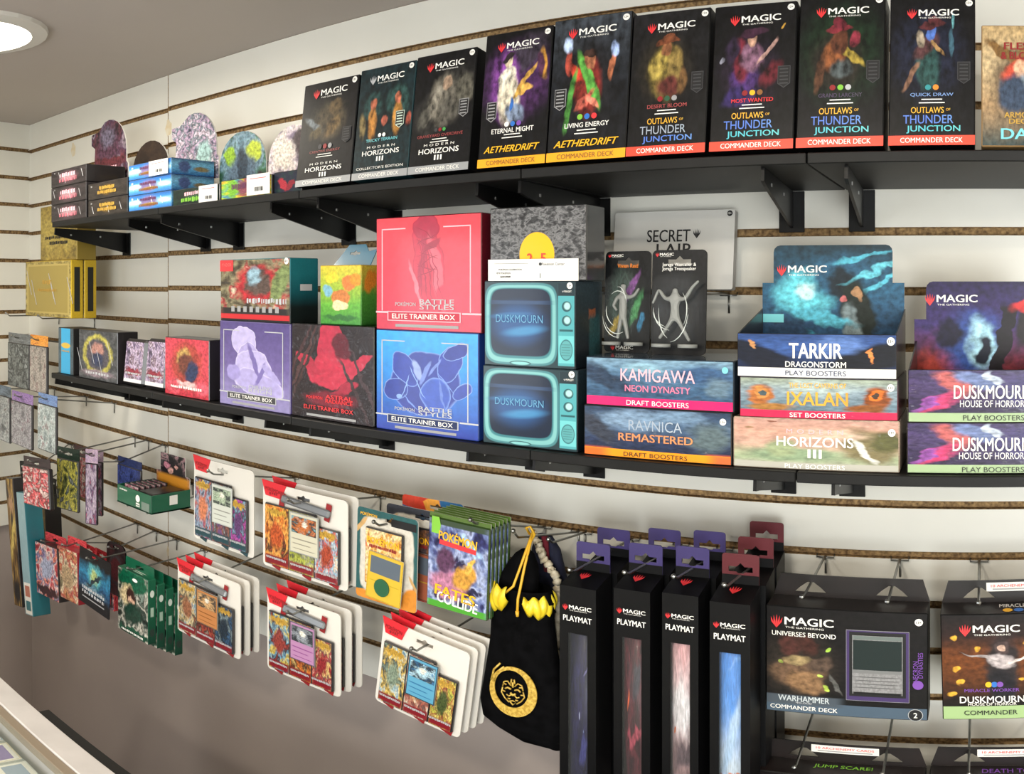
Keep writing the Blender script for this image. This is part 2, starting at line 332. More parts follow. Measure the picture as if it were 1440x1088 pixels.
slats(wm, XC, SEAM-.0006, 0, -.02, -.003, wcx); slats(wm, SEAM+.0006, .80, 0, -.02, 0, wcx); slats(wm, .8012, XR, 0, -.02, 0, wcx)
# left wall meets the main wall at the corner and runs towards the viewer
AL = R(-80)
wl = struct(obj('wall_left', box_mesh(3.9, .1, CEIL, 0), [PAINT]*3, None, (XC, WY+.02, 0), (0, 0, 0)), 'left wall with white slatwall panel above grey paint')
wl.rotation_euler = (0, 0, math.pi+AL+math.pi)       # local +x runs from the corner towards the viewer
for v in wl.data.vertices: v.co.x += 1.95; v.co.y = -v.co.y
wl.data.flip_normals()
for k in range(16):
    zt = CEIL if k == 0 else ZK[k]-GH/2; zb = ZK[k+1]+GH/2 if k < 15 else PB
    me = box_mesh(1.2, .009, zt-zb, .0008, y0=.0); 
    for v in me.vertices: v.co.y = .020-v.co.y
    me.flip_normals(); me.update()
    for p in me.polygons: p.material_index = 0 if p.normal.y > .8 else 1
    obj('slat', me, [LAM, MDF], wl, (.6+.012, 0, zb))
me = box_mesh(1.2, .011, CEIL-PB, 0); obj('backing_board', me, [MDF]*3, wl, (.6, 0, PB))
# stains left by old tape on the slats
STAIN = noisy('tape_residue', '#d9c6a0', '#dfd6c0', 60, .6)
for px, py, a, b_ in ((237, 180, .012, .020), (103, 211, .012, .020), (437, 130, .006, .014), (236, 775, .004, .014)):
    p = at(px, py, WY-.0004); slab('tape_residue', [[(a*math.cos(t*.5236)*(1+.2*math.sin(t*2.3)), b_*math.sin(t*.5236)*(1+.15*math.cos(t*1.7))) for t in range(12)]], .0004, STAIN, STAIN, wm, (p.x-wcx, -.0204, p.z))
# shop window in the left wall (outside the picture) and the recessed ceiling lamps
wf = struct(thing('window_1', 'x', 'window', (XC, WY+.02, 0), wl.rotation_euler)); del wf['category']; wf['label'] = 'shop window in the left wall'
GLOW = mat('daylit_pane', '#dfeaf8', .3, emit=.8)
pane = plain_box('pane', 1.6, 2.7, .004, .010, 1.22, 2.02, GLOW, wf)
for a in ((1.55, 1.6, 1.17, 2.07), (2.7, 2.75, 1.17, 2.07), (1.6, 2.7, 1.17, 1.22), (1.6, 2.7, 2.02, 2.07), (2.13, 2.17, 1.22, 2.02)):
    plain_box('window_frame', a[0], a[1], .0, .03, a[2], a[3], WHITECARD, wf)
wf2 = struct(thing('window_2', 'x', 'window', (.95, -2.6, 0), (0, 0, 0))); del wf2['category']; wf2['label'] = 'shop window behind the camera'
plain_box('pane', -.7, .7, .004, .010, .55, 2.05, GLOW, wf2)
for a in ((-.75, -.7, .5, 2.1), (.7, .75, .5, 2.1), (-.7, .7, .5, .55), (-.7, .7, 2.05, 2.1)): plain_box('window_frame', a[0], a[1], .0, .03, a[2], a[3], WHITECARD, wf2)
TRIM = mat('lamp_trim_white', '#d9d6d0', .4); LED = mat('led_diffuser', '#fff6e6', .4, emit=9)
LNAME = ['white recessed round downlight in the ceiling at upper left', 'round downlight above the camera', 'round downlight over the right of the wall', 'round downlight behind the counter on the left', 'round downlight at the back of the shop']
for (lx, ly), lb in zip(LIGHTS, LNAME):
    t = thing('ceiling_downlight', lb, 'lamp', (lx, ly, CEIL), group='ceiling downlights')
    ring = []
    n = 28
    V = []; F = []
    for r_, z_ in ((.115, 0), (.15, 0), (.148, -.008), (.118, -.012), (.115, -.004)):
        for k in range(n): V.append((r_*math.cos(2*math.pi*k/n), r_*math.sin(2*math.pi*k/n), z_))
    for i in range(4):
        for k in range(n): F.append((i*n+k, i*n+(k+1) % n, (i+1)*n+(k+1) % n, (i+1)*n+k))
    obj('trim_ring', mesh_py('ring', V, F), TRIM, t)
    V = [(.117*math.cos(2*math.pi*k/n), .117*math.sin(2*math.pi*k/n), -.006) for k in range(n)]
    obj('diffuser', mesh_py('diff', V, [tuple(range(n))[::-1]]), LED, t)

# ------------------------------------------------------------------ shelves
BLK = noisy('black_shelf_laminate', '#131313', '#171717', 40, .5); BLKM = mat('black_bracket', '#0c0c0d', .42, spec=.25); BLK.node_tree.nodes['Principled BSDF'].inputs['Specular IOR Level'].default_value = .25; STEEL = mat('zinc_wire', '#8f8f8c', .32, 1.0); SCREWM = mat('screw_head', '#b5b5b5', .35, 1)
SY = .885
TOPZ = CZ+.138; MIDZ = CZ-.201
def shelf(x0, x1, ztop, drop, bx, label, group, nose=.015):
    t = thing('wall_shelf', label, 'shelf', ((x0+x1)/2, WY, ztop), group=group); w_ = x1-x0-.0015
    D = WY-SY
    obj('shelf_board', box_mesh(w_, D-.001, .012, .001), [BLK]*3, t, (0, -D, -.012))
    for pn, pw in bx:
        xn = (SY+.02)*math.tan(th(pn)); xw = WY*math.tan(th(pw)); xw = xn+.5*(xw-xn)
        xw = min(max(xw, x0-.12), x1+.06); bxl = xw-(x0+x1)/2; sk = (xn-xw)/(D-.03)
        br = obj('bracket', box_mesh(.036, .0025, drop, .0005), [BLKM]*3, t, (bxl, -.0028, -.0125-drop), label='black steel shelf bracket')
        out = [(-.004, 0), (-D+.012, 0), (-D+.010, -nose), (-D+.03, -nose-.004), (-.004, -drop+.006)]
        V = [(s*.002-p[0]*sk, p[0], p[1]) for s in (-1, 1) for p in out]; n = len(out)
        F = [tuple(range(n))[::-1], tuple(range(n, 2*n))]+[(i, (i+1) % n, n+(i+1) % n, n+i) for i in range(n)]
        obj('web', mesh_py('web', V, F), BLKM, br, (0, .0028, drop))
        for q in (-.2, -.1):
            obj('screw', box_mesh(.001, .004, .004, .0005, -.002, -.002), [SCREWM]*3, br, (.0026-q*sk, q+.0028, drop-.014))
def XF(px): return SY*math.tan(th(px))
TS = [XF(73), XF(222), XF(420), XF(732), XF(1134), .20, .58]
TB = [[(80, 156), (184, 264)], [(230, 308), (384, 459)], [(450, 522), (674, 750)], [(735, 835), (1073, 1092)], [(1190, 1195), (1560, 1560)], [(1700, 1700), (2000, 2000)]]
ORD = ['leftmost', 'second from the left', 'third from the left', 'fourth from the left', 'fifth from the left', 'rightmost']
for i in range(6): shelf(TS[i], TS[i+1], TOPZ, .056, TB[i], 'black shelf of the upper row with two brackets, %s' % ORD[i], 'upper row of black shelves')
MS = [XF(72), XF(214), XF(409), XF(745), XF(1119), .20, .58]
MB = [[(81, 160), (185, 262)], [(232, 304), (376, 448)], [(439, 512), (660, 721)], [(753, 805), (1062, 1078)], [(1172, 1182), (1560, 1560)], [(1700, 1700), (2000, 2000)]]
for i in range(6): shelf(MS[i], MS[i+1], MIDZ, .078, MB[i], 'black shelf of the lower row with two brackets, %s' % ORD[i], 'lower row of black shelves', .014)

# ------------------------------------------------------------------ generic cartons
class Box:
    pass
def put(name, label, cat, pl, pr, ptop, Yf, zb, d, front, side, top=None, lean=0, group=None, yaw=0, part='carton', bev=.0012, h=None):
    """a carton whose front-bottom edge spans picture columns pl..pr at depth Yf and whose top is at picture row ptop"""
    b = Box(); xl = Yf*math.tan(th(pl)); xr = Yf*math.tan(th(pr)); b.w = xr-xl; b.x = (xl+xr)/2
    a = R(lean)
    pc = X0+FX*math.atan2(b.x, Yf)
    if h is None:
        h = .1
        for _ in range(6): h = (at(pc, ptop, Yf+h*math.sin(a)).z-zb-d*math.sin(a))/math.cos(a)
    b.h = h; b.d = d
    b.t = thing(name, label, cat, (b.x, Yf, zb+d*math.sin(a)+.0003), (-a, 0, R(yaw)), group)
    b.c = carton(part, b.w, d, h, front, side, top, b.t, bev); b.zt = zb+h
    b.X = lambda u: (u-.5)*b.w
    b.Z = lambda v: v*b.h
    b.text = lambda s, u, v, hh, m, ww=None, **k: text(b.c, s, b.X(u), b.Z(v), hh*b.h, m, ww*b.w if ww else None, **k)
    b.band = lambda v0, v1, m, u0=0, u1=1, y=-.0004: printed(b.c, 'colour_band', SQ, m, b.X((u0+u1)/2), b.Z((v0+v1)/2), (u1-u0)*b.w, (v1-v0)*b.h, y)
    return b

# ---- upper shelf, right: ten tall boxed decks leaning back
def deck(label, pl, pr, pt, bgc, shapes, band, bandtxt, seed, emblem=REDP, lean=7.5, bandm=None, d=.045, side=BLACKCARD, gloss=.5):
    f = art('deck_art_%d' % seed, bgc, shapes, .04, 7, .6, 15, .3, gloss, seed)
    b = put('card_deck_box', label, 'box', pl, pr, pt, SY+.006, TOPZ, d, f, side, None, lean, 'tall boxed decks on the upper shelf', part='carton')
    wordmark(b.c, b.X(.5), b.Z(.885), .62*b.w, WHITE, emblem); age_badge(b.c, b.X(.93), b.Z(.955), .085*b.w, y=-.0009)
    if bandm:
        b.band(.0, .062, bandm); b.text(bandtxt, .5, .031, .032, band, .72, bold=.01, y=-.0010)
    return b
def mana(b, v, cols, u=.5, s=.06):
    n = len(cols)
    for i, m in enumerate(cols): printed(b.c, 'mana_symbol', DISC, m, b.X(u+(i-(n-1)/2)*s*1.5), b.Z(v), s*b.w*1.15, s*b.w*1.15)
def info(b, u=.87, v=.47, m=GREYP):
    printed(b.c, 'info_badge', PENT, m, b.X(u), b.Z(v), .15*b.w, .15*b.h); printed(b.c, 'info_badge', PENT, BLACKP, b.X(u), b.Z(v), .135*b.w, .138*b.h, -.0011)
    for k in range(5): printed(b.c, 'fine_print', SQ, m, b.X(u), b.Z(v+.052-.024*k), .1*b.w, .009*b.h, -.0014)
def sublines(b, v, m=WHITE):
    for k, ww in ((0, .24), (1, .3)): printed(b.c, 'fine_print', SQ, m, b.X(.5), b.Z(v-.022*k), ww*b.w, .007*b.h)
SILB = mat('band_silver', '#a6a8ab', .35, .3); YELB = mat('band_yellow', '#f4a91e', .4); REDB = mat('band_red', '#ee4a35', .4)
BK = '#0d0d10'
def modern(b, z=.2, coll=False):
    b.text('MODERN', .5, z, .02, WHITE, .5, space=1.6); b.text('HORIZONS', .5, z-.05, .042, WHITE, .66, bold=.015); b.text('III', .5, z-.105, .04, WHITE, .12, bold=.02)
d1 = deck('black boxed deck with a murky bronze machine figure, leftmost tall box on upper shelf', 415, 492, 116, BK, [('e', .45, .62, .36, .17, 10, '#2c2a22', .5), ('e', .55, .6, .26, .17, 0, '#4a4030', .4), ('e', .62, .73, .11, .08, 0, '#5c4c34', .3), ('e', .25, .58, .16, .04, -20, '#6d757a', .5), ('e', .6, .55, .14, .07, 30, '#6b5636', .5), ('e', .3, .5, .12, .05, 20, '#54482f', .5)], WHITE, 'COMMANDER DECK', 1, bandm=SILB)
d1.text('CREATIVE ENERGY', .5, .315, .022, FOILX, .55); mana(d1, .36, [DGREY, DRED, GREYP]); sublines(d1, .285); modern(d1); info(d1, .87, .44, DGREY)
d2 = deck('dark teal boxed deck with two hooded orange robed figures', 494, 572, 95, '#12262b', [('e', .3, .58, .26, .25, 0, '#0c1c20', .3), ('e', .72, .6, .26, .27, 0, '#0e2024', .3), ('e', .3, .64, .17, .13, 0, '#23403f', .3), ('e', .74, .66, .19, .14, 0, '#2a4a47', .3), ('e', .3, .5, .07, .15, 0, '#b07838', .4), ('e', .74, .52, .08, .16, 0, '#b5803c', .4), ('e', .3, .66, .06, .055, 0, '#b0644a', .3), ('e', .74, .685, .06, .055, 0, '#b86a50', .3), ('e', .52, .5, .05, .05, 0, '#a85a48', .4), ('e', .12, .47, .06, .1, 0, '#7a6a44', .5), ('e', .95, .48, .05, .06, 0, '#a05040', .4)], WHITE, 'COMMANDER DECK', 2, SILVERP, bandm=SILB, side=mat('dark_teal_card', '#12343a', .35, coat=.3))
d2.text('TRICKY TERRAIN', .5, .335, .026, CYANP, .56); mana(d2, .375, [WHITE, WHITE], s=.05); modern(d2, .275); d2.text("COLLECTOR'S EDITION", .5, .095, .022, WHITE, .84); info(d2, .8, .49, mat('holo_badge', '#cfe0d2', .2))
d3 = deck('black boxed deck with a grey armoured man, set between teal box and purple box', 573, 658, 76, BK, [('e', .5, .58, .45, .2, 25, '#2f2e2c', .4), ('e', .5, .6, .22, .2, 20, '#6f6a60', .35), ('e', .35, .56, .22, .06, 45, '#8a8478', .4), ('e', .56, .73, .075, .06, 0, '#9c8470', .25), ('e', .85, .66, .14, .13, 0, '#5f5c52', .4), ('e', .62, .5, .16, .1, -10, '#55524b', .5), ('e', .2, .45, .12, .07, 30, '#4c4a44', .5)], WHITE, 'COMMANDER DECK', 3, bandm=SILB)
d3.text('GRAVEYARD OVERDRIVE', .5, .3, .024, FOILX, .75); mana(d3, .345, [DGREY, DRED, mat('mana_green', '#3f9a4a', .5)], .5, .045); sublines(d3, .27); modern(d3, .225); info(d3, .86, .5)
d4 = deck('black boxed deck with yellow band and white robed figure in purple glow', 671, 766, 45, BK, [('e', .5, .62, .48, .26, 0, '#4b2a58', .6), ('e', .62, .8, .3, .12, 20, '#3c3442', .5), ('e', .36, .58, .2, .24, 10, '#8a4aa0', .5)]+[('e', .4, .5, .16, .2, 10, '#d8cdb8', .25), ('e', .36, .66, .13, .07, 15, '#efe6d4', .25), ('e', .37, .77, .06, .05, 0, '#e6d3b4', .25), ('e', .37, .8, .09, .03, 20, '#2a2226', .3), ('e', .63, .6, .2, .025, 35, '#c79a4a', .3), ('e', .63, .55, .12, .03, 5, '#d6a552', .3), ('e', .5, .38, .13, .07, 0, '#7f8ea8', .4), ('e', .9, .72, .05, .12, 20, '#c08a3a', .4), ('e', .86, .72, .045, .1, 20, '#54304a', .3), ('e', .46, .45, .03, .06, 0, '#2e5fa8', .4)], BROWNP, 'COMMANDER DECK', 4, bandm=YELB, lean=7)
d4.text('ETERNAL MIGHT', .5, .255, .035, WHITE, .62, bold=.015); mana(d4, .3, [WHITE, BLUEP, PURPP]); sublines(d4, .225); d4.text('AETHERDRIFT', .5, .125, .045, YEL, .82, bold=.02, shear=.35); info(d4, .17, .4)
d5 = deck('black boxed deck with yellow band and green sashed figure raising both hands', 768, 879, 24, ('v', '#0d0e12', '#15181e', '#3a4048'), [('e', .5, .5, .3, .34, 0, '#1c1c20', .5), ('e', .48, .5, .17, .2, 0, '#7a2a24', .3), ('e', .32, .6, .1, .04, -35, '#c4402f', .3), ('e', .5, .54, .055, .24, 38, '#5fa848', .3), ('e', .27, .42, .04, .22, -14, '#4a8a3c', .35), ('e', .5, .68, .06, .06, 0, '#a86a4c', .25), ('e', .5, .725, .075, .03, 0, '#3a2620', .3), ('e', .22, .68, .035, .09, 8, '#a8483a', .3), ('e', .78, .63, .035, .1, -5, '#b06a4a', .3), ('e', .2, .8, .05, .055, 0, '#b8ccf0', .5), ('e', .8, .74, .05, .05, 0, '#a8bff0', .5), ('e', .45, .4, .13, .03, 30, '#d86a5a', .4), ('e', .55, .4, .1, .02, -30, '#e0806a', .4)], BROWNP, 'COMMANDER DECK', 5, bandm=YELB, lean=7, gloss=.8)
d5.text('LIVING ENERGY', .5, .235, .032, WHITE, .56, bold=.015); mana(d5, .29, [GREENP, BLUEP, REDP]); sublines(d5, .2); d5.text('AETHERDRIFT', .5, .115, .045, YEL, .82, bold=.02, shear=.35); info(d5, .14, .42)
def outlaws(b, name, cols, nm, infou=.87):
    b.text(name, .5, .325, .026, nm, .5, bold=.015); mana(b, .375, cols); sublines(b, .295)
    b.text('OUTLAWS', .45, .225, .04, FOILY, .38, bold=.01); b.text('OF', .69, .228, .016, FOILY, .05)
    b.text('THUNDER', .46, .165, .055, FOILB if nm is not FOILX else FOILP, .58, bold=.005); b.text('JUNCTION', .52, .1, .05, FOILT if nm is not FOILX else FOILB, .62, bold=.015); info(b, infou, .47, DGREY)
d6 = deck('black boxed deck with red band and gold poncho figure in a brown hat', 880, 991, 17, ('v', '#0c0c0e', '#101012', '#1a1a1d'), [('e', .45, .58, .32, .24, 0, '#27221a', .5), ('e', .45, .56, .2, .18, 0, '#7a6a34', .35), ('e', .36, .62, .12, .08, 40, '#a8934a', .35), ('e', .58, .6, .1, .12, -20, '#8a7440', .4), ('e', .46, .725, .06, .055, 0, '#8a5a3c', .25), ('e', .47, .785, .15, .028, 4, '#6a3a24', .2), ('e', .48, .81, .075, .035, 0, '#74422a', .2), ('e', .5, .46, .16, .07, 0, '#5a2a26', .5), ('e', .68, .5, .05, .09, -10, '#6e5030', .4)], WHITE, 'COMMANDER DECK', 6, bandm=REDB, gloss=.9)
outlaws(d6, 'DESERT BLOOM', [DRED, mat('mana_dark_green', '#24553a', .5), GREYP], FOILX)
d7 = deck('black boxed deck with red band and red haired figure in purple gown', 997, 1115, 6, BK, [('e', .45, .52, .34, .26, 0, '#1f1624', .5), ('e', .4, .46, .17, .16, 0, '#4a2f6a', .35), ('e', .35, .6, .09, .15, 10, '#6a2230', .35), ('e', .48, .62, .14, .1, 0, '#7d5a70', .35), ('e', .48, .735, .055, .05, 0, '#c49a84', .25), ('e', .5, .79, .16, .03, 5, '#3a2032', .25), ('e', .66, .66, .14, .022, 35, '#b08c84', .3), ('e', .24, .68, .09, .07, 30, '#2c2036', .4), ('e', .72, .5, .14, .06, 30, '#5a1c26', .5), ('e', .12, .6, .03, .02, 0, '#8a8a9a', .4), ('e', .85, .82, .03, .012, 40, '#b08838', .3), ('e', .3, .35, .16, .06, 10, '#32255a', .5)], WHITE, 'COMMANDER DECK', 7, bandm=REDB)
outlaws(d7, 'MOST WANTED', [DRED, YEL, BROWNP], REDP)
d8 = deck('black boxed deck with red band and hatted masked figure in green light', 1119, 1242, -6, BK, [('e', .5, .6, .44, .3, 0, '#142a18', .7), ('e', .45, .55, .3, .2, 0, '#23201a', .4), ('e', .42, .6, .15, .1, 20, '#8a5230', .35), ('e', .6, .6, .18, .035, -25, '#a08a3a', .35), ('e', .48, .68, .1, .08, 0, '#5a3424', .25), ('e', .47, .765, .15, .022, 4, '#7a2a34', .2), ('e', .48, .8, .075, .04, 0, '#6a2430', .2), ('e', .66, .7, .05, .05, 0, '#8a3040', .4), ('e', .26, .47, .05, .12, -20, '#5a3a28', .4), ('e', .5, .5, .12, .06, 0, '#4c5456', .4)], WHITE, 'COMMANDER DECK', 8, bandm=REDB)
outlaws(d8, 'GRAND LARCENY', [DRED, GREENP, SILVERP], foil('foil_dark_green', ['#4a3a5a', '#6a8a5a', '#4a7a4a']))
d9 = deck('black boxed deck with red band and blue skinned figure aiming a pistol', 1249, 1371, -3, BK, [('e', .45, .6, .4, .28, 0, '#1a1e30', .6), ('e', .45, .52, .14, .16, 0, '#2a4a48', .35), ('e', .42, .65, .16, .06, 25, '#5a3a3c', .35), ('e', .48, .74, .05, .055, 0, '#4f6fb8', .25), ('e', .5, .8, .15, .025, 5, '#54282c', .2), ('e', .52, .83, .075, .035, 0, '#5c2c30', .2), ('e', .72, .68, .03, .1, 0, '#3a5a6a', .3), ('e', .74, .84, .02, .05, 0, '#7ac0c8', .4), ('e', .25, .45, .14, .03, 40, '#7a5a48', .35), ('e', .36, .7, .05, .06, 20, '#a89a86', .4), ('e', .56, .64, .1, .015, -30, '#b08a5a', .3)], WHITE, 'COMMANDER DECK', 9, bandm=REDB)
outlaws(d9, 'QUICK DRAW', [TEALP, ORANGEP], mat('print_steel_blue', '#7a9ad0', .4))
f10 = art('deck_art_10', ('v', '#2a4448', '#a88a66', '#c8b088', '#b89c70'), [('e', .5, .5, .35, .3, 0, '#6a5a48', .5), ('e', .5, .64, .24, .1, 20, '#c8503c', .3), ('e', .5, .63, .1, .08, 0, '#e0b090', .25), ('e', .42, .42, .2, .16, 10, '#3c4a60', .35), ('e', .62, .45, .08, .16, 30, '#7a8894', .4), ('e', .25, .78, .2, .05, -20, '#7c5c34', .4), ('e', .7, .8, .25, .06, 10, '#8a6a3c', .4)], .06, 6, .35, 20, .35, .3, 10)
b10 = put('card_deck_box', 'tan boxed deck with red haired armoured figure, rightmost on upper shelf', 'box', 1380, 1492, 36, SY+.006, TOPZ, .04, f10, mat('tan_card', '#9a7a50', .4), None, 6, 'tall boxed decks on the upper shelf')
b10.text('FLESH', .5, .82, .06, DRED, .42, bold=.03); b10.text('& BLOOD', .5, .74, .06, DRED, .5, bold=.03); b10.text('ARMORY', .5, .25, .045, GOLDP, .42, bold=.02); b10.text('DECK', .5, .2, .04, GOLDP, .3, bold=.02); b10.text('DASH', .56, .1, .085, CYANP, .62, bold=.02)

# ---- upper shelf, left: display boxes with standing headers
def arch(w, h, knob=0, flat=.0):
    """header outline: straight sides and a rounded top"""
    r = w/2; hs = max(.0, h-r*.95); o = [(-w/2, 0), (w/2, 0)]
    for k in range(13):
        a = R(180*k/12); o.append((r*math.cos(a), hs+r*.95*math.sin(a)))
    if knob:
        o = [(-w/2, 0), (w/2, 0), (w/2, h*.3), (w*.46, h*.34), (w*.46, h*.5)]+[(r*.92*math.cos(R(a)), hs+r*.95*math.sin(R(a))) for a in range(15, 120, 15)]+[(-w*.3, h*.86), (-w*.5, h*.84), (-w*.5, h*.68), (-w*.4, h*.62), (-w*.42, h*.36), (-w/2, h*.3)]
    return o
TAG = mat('price_tag', '#eceae6', .5)
def price(b, u0, u1, v0, v1):
    o = slab('price_tag', [[(b.X(u0), b.Z(v0)), (b.X(u1), b.Z(v0)), (b.X(u1), b.Z(v1)), (b.X(u0), b.Z(v1))]], .0006, TAG, TAG, b.t, (0, -.003, 0), label='white price tag')
    for k in range(7): printed(o, 'bar_code', SQ, BLACKP, b.X(u0+(u1-u0)*(.35+.06*k)), b.Z(v0+(v1-v0)*.28), b.w*(u1-u0)*(.02+.015*(k % 3)), b.h*(v1-v0)*.2, -.0003)
    printed(o, 'fine_print', SQ, REDP, b.X((u0+u1)/2), b.Z(v0+(v1-v0)*.8), b.w*(u1-u0)*.7, b.h*.03, -.0003)
def header(b, top_z, m, pr_x=1.0, Yh=1.0, knob=0, label=None, w=None, back=WHITECARD):
    hh = top_z-b.t.location.z
    o = obj('header_card', slab_mesh([arch((w or b.w)*pr_x, hh, knob)], .003), [m, back], b.t, (0, Yh-b.t.location.y, 0), label=label)
    return o
def spark(b, m=WHITE, n=3, seed=0):  # slanted pale strips, glints of the film wrap painted onto the front
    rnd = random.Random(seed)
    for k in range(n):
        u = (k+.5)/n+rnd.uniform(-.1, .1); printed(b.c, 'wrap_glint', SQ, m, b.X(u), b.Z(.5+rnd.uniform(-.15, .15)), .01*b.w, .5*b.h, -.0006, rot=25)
YF = SY+.008; DB = .1
ygn = ('n', 5, ['#1c181c', '#2b2226', '#5a3038', '#3c2c44', '#8a7c88', '#2a1c20'])
hdA = art('header_art_dark_red', ygn, [('e', .5, .6, .3, .3, 0, '#4a3040', .6), ('e', .45, .75, .2, .15, 0, '#5c5566', .5), ('r', .5, .38, .4, .06, 0, '#5a2830', .5)], .08, 8, .5, 22, .35, .2, 11)
dkbox = art('box_art_charcoal', ('n', 4, ['#1d1a1c', '#2c2729', '#3a3436']), [('e', .5, .5, .26, .36, 0, '#584048', .4), ('e', .5, .45, .2, .16, 0, '#a08088', .5)], .05, 8, .3, 22, .3, .6, 12)
dkgold = art('box_art_charcoal_gold', ('n', 4, ['#1d1a18', '#2c2724', '#3a3430']), [('e', .5, .5, .16, .3, 0, '#5a4620', .4)], .05, 8, .3, 22, .3, .6, 13)
CHAR = mat('charcoal_card', '#211e20', .4, coat=.3)
zb = TOPZ; hs = [.039, .039, .038]
NAMA = ['bottom', 'middle', 'top']
for i in range(3):
    last = i == 2
    b = put('booster_display_box', ('charcoal box with pink lettering and tall dark arched header, top of leftmost stack' if last else 'charcoal shrink wrapped box with pink lettering, %s of the leftmost stack' % NAMA[i]), 'box', 72, 121, 0, YF, zb, DB, dkbox, CHAR, h=hs[i]-.0006, group='display boxes on the upper shelf')
    text(b.c, 'DUELIST', b.X(.5), b.Z(.65), .010, PINKP, .07, bold=.02); text(b.c, 'NEXUS', b.X(.5), b.Z(.35), .009, mat('print_rose', '#c46a78', .4), .08, bold=.02); b.text('1ST', .12, .85, .1, GREYP)
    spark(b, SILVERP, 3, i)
    if last:
        o = header(b, CZ+.372, hdA, .98, 1.0, 1); text(o, 'DUELIST', 0, .045, .010, PINKP, .07); text(o, 'NEXUS', 0, .03, .008, REDP, .08)
    zb += hs[i]
zb = TOPZ
for i in range(2):
    b = put('booster_display_box', ['charcoal shrink wrapped box with gold lettering under a matching box', 'charcoal box with gold lettering and low round brown header'][i], 'box', 124, 179, 0, YF, zb, DB, dkgold, CHAR, h=.0345, group='display boxes on the upper shelf')
    text(b.c, 'LEGACY OF', b.X(.5), b.Z(.65), .008, GOLDP, .06, bold=.02); text(b.c, 'DESTRUCTION', b.X(.5), b.Z(.38), .008, GOLDP, .075, bold=.02); b.text('1ST', .1, .8, .12, GREYP)
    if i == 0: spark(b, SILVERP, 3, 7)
    else:
        o = header(b, CZ+.300, art('header_art_brown', ('n', 5, ['#1c1410', '#2a1e18', '#33261c']), [], seed=14), .9, 1.0); text(o, 'MAZE OF', 0, .068, .009, GOLDP, .08, shear=.2, rot=8); text(o, 'MEMORIES', 0, .052, .010, GOLDP, .1, shear=.2, rot=8)
    zb += .035
blu = art('box_art_blue', ('v', '#2a62b0', '#4a96d8', '#a8dcf2', '#3a86d0', '#2a5aa8'), [('e', .48, .5, .2, .36, 0, '#7a6a9a', .5), ('e', .5, .35, .16, .1, 0, '#a08a58', .5), ('e', .15, .55, .12, .12, 0, '#d8f2fa', .6), ('e', .85, .5, .12, .14, 0, '#c8ecf8', .6)], .03, 5, .15, 22, .3, .7, 15)
BLUES = art('box_side_blue', ('v', '#2a5a98', '#5aa0d0', '#7ab8dc', '#34507a'), [('e', .3, .5, .14, .36, 0, '#4a5a8a', .4), ('e', .7, .4, .18, .16, 0, '#8a7a58', .5)], .05, 6, .3, 20, .3, .6, 16)
hdC = art('header_art_lilac', ('n', 7, ['#2a3038', '#5a5a70', '#a890a8', '#4a6068', '#c8b8c8', '#384048']), [('e', .7, .35, .16, .2, 0, '#8aa8a8', .5)], .08, 8, .5, 26, .35, .3, 17)
zb = TOPZ
for i in range(3):
    last = i == 2
    b = put('booster_display_box', ('bright blue box with white price tag and tall lilac arched header' if last else 'bright blue shrink wrapped box, %s of its stack of three' % NAMA[i]), 'box', 181, 241, 0, YF, zb, DB, blu, BLUES, WHITECARD, h=.0298, group='display boxes on the upper shelf')
    text(b.c, 'YU-GI-OH!', b.X(.47), b.Z(.68), .007, mat('print_plum', '#6a3a5c', .4), .055, bold=.02); text(b.c, 'BATTLES OF LEGEND', b.X(.48), b.Z(.32), .006, BROWNP, .065, bold=.01); b.text('1ST', .1, .78, .14, WHITE)
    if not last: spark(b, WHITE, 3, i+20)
    else:
        price(b, .52, .95, .05, .98); o = header(b, CZ+.334, hdC, 1.05, 1.0, 1)
    zb += .030
grn = art('box_art_dark_green', ('n', 4, ['#12181a', '#182622', '#1e3428']), [('e', .5, .5, .2, .3, 0, '#33523a', .5)], .05, 8, .3, 22, .3, .5, 18)
hdD = art('header_art_green', ('n', 4, ['#1c3a28', '#3a6a4a', '#7a98a8', '#5a7a8a', '#2a4a38']), [('e', .25, .68, .13, .14, 20, '#8ab02a', .3), ('e', .74, .7, .15, .16, -20, '#b8c83a', .3), ('e', .5, .45, .3, .25, 0, '#54687a', .4), ('e', .5, .5, .1, .3, 0, '#2c3a48', .4), ('e', .15, .22, .14, .12, 0, '#2f7a44', .4), ('e', .85, .25, .12, .16, 0, '#4a2a2c', .4), ('e', .5, .2, .3, .06, 0, '#8a4a5a', .5)], .07, 7, .4, 24, .35, .3, 19)
b = put('booster_display_box', 'dark green box with price tag and green arched monster header', 'box', 243, 309, 0, YF, TOPZ, DB, grn, CHAR, h=.0285, group='display boxes on the upper shelf')
text(b.c, 'RAGE OF', b.X(.45), b.Z(.66), .008, PINKP, .05, bold=.02); text(b.c, 'THE ABYSS', b.X(.45), b.Z(.3), .009, GREENP, .07, bold=.02); price(b, .6, .98, -.02, 1.0)
o = header(b, CZ+.277, hdD, .97, 1.0); text(o, 'DUELIST', 0, .037, .010, PINKP, .07, bold=.02)
mul = art('box_art_rainbow', ('n', 3, ['#2a4a78', '#5a9ab8', '#8ac040', '#e0c83a', '#c84a3a', '#4a3a6a']), [('e', .45, .5, .14, .4, 0, '#8a4a58', .5), ('e', .25, .5, .1, .5, 0, '#7ab83a', .6)], .1, 6, .3, 20, .3, .6, 20)
b = put('booster_display_box', 'rainbow coloured box with large price tag and pale figure header', 'box', 311, 382, 0, YF, TOPZ, DB, mul, CHAR, h=.032, group='display boxes on the upper shelf')
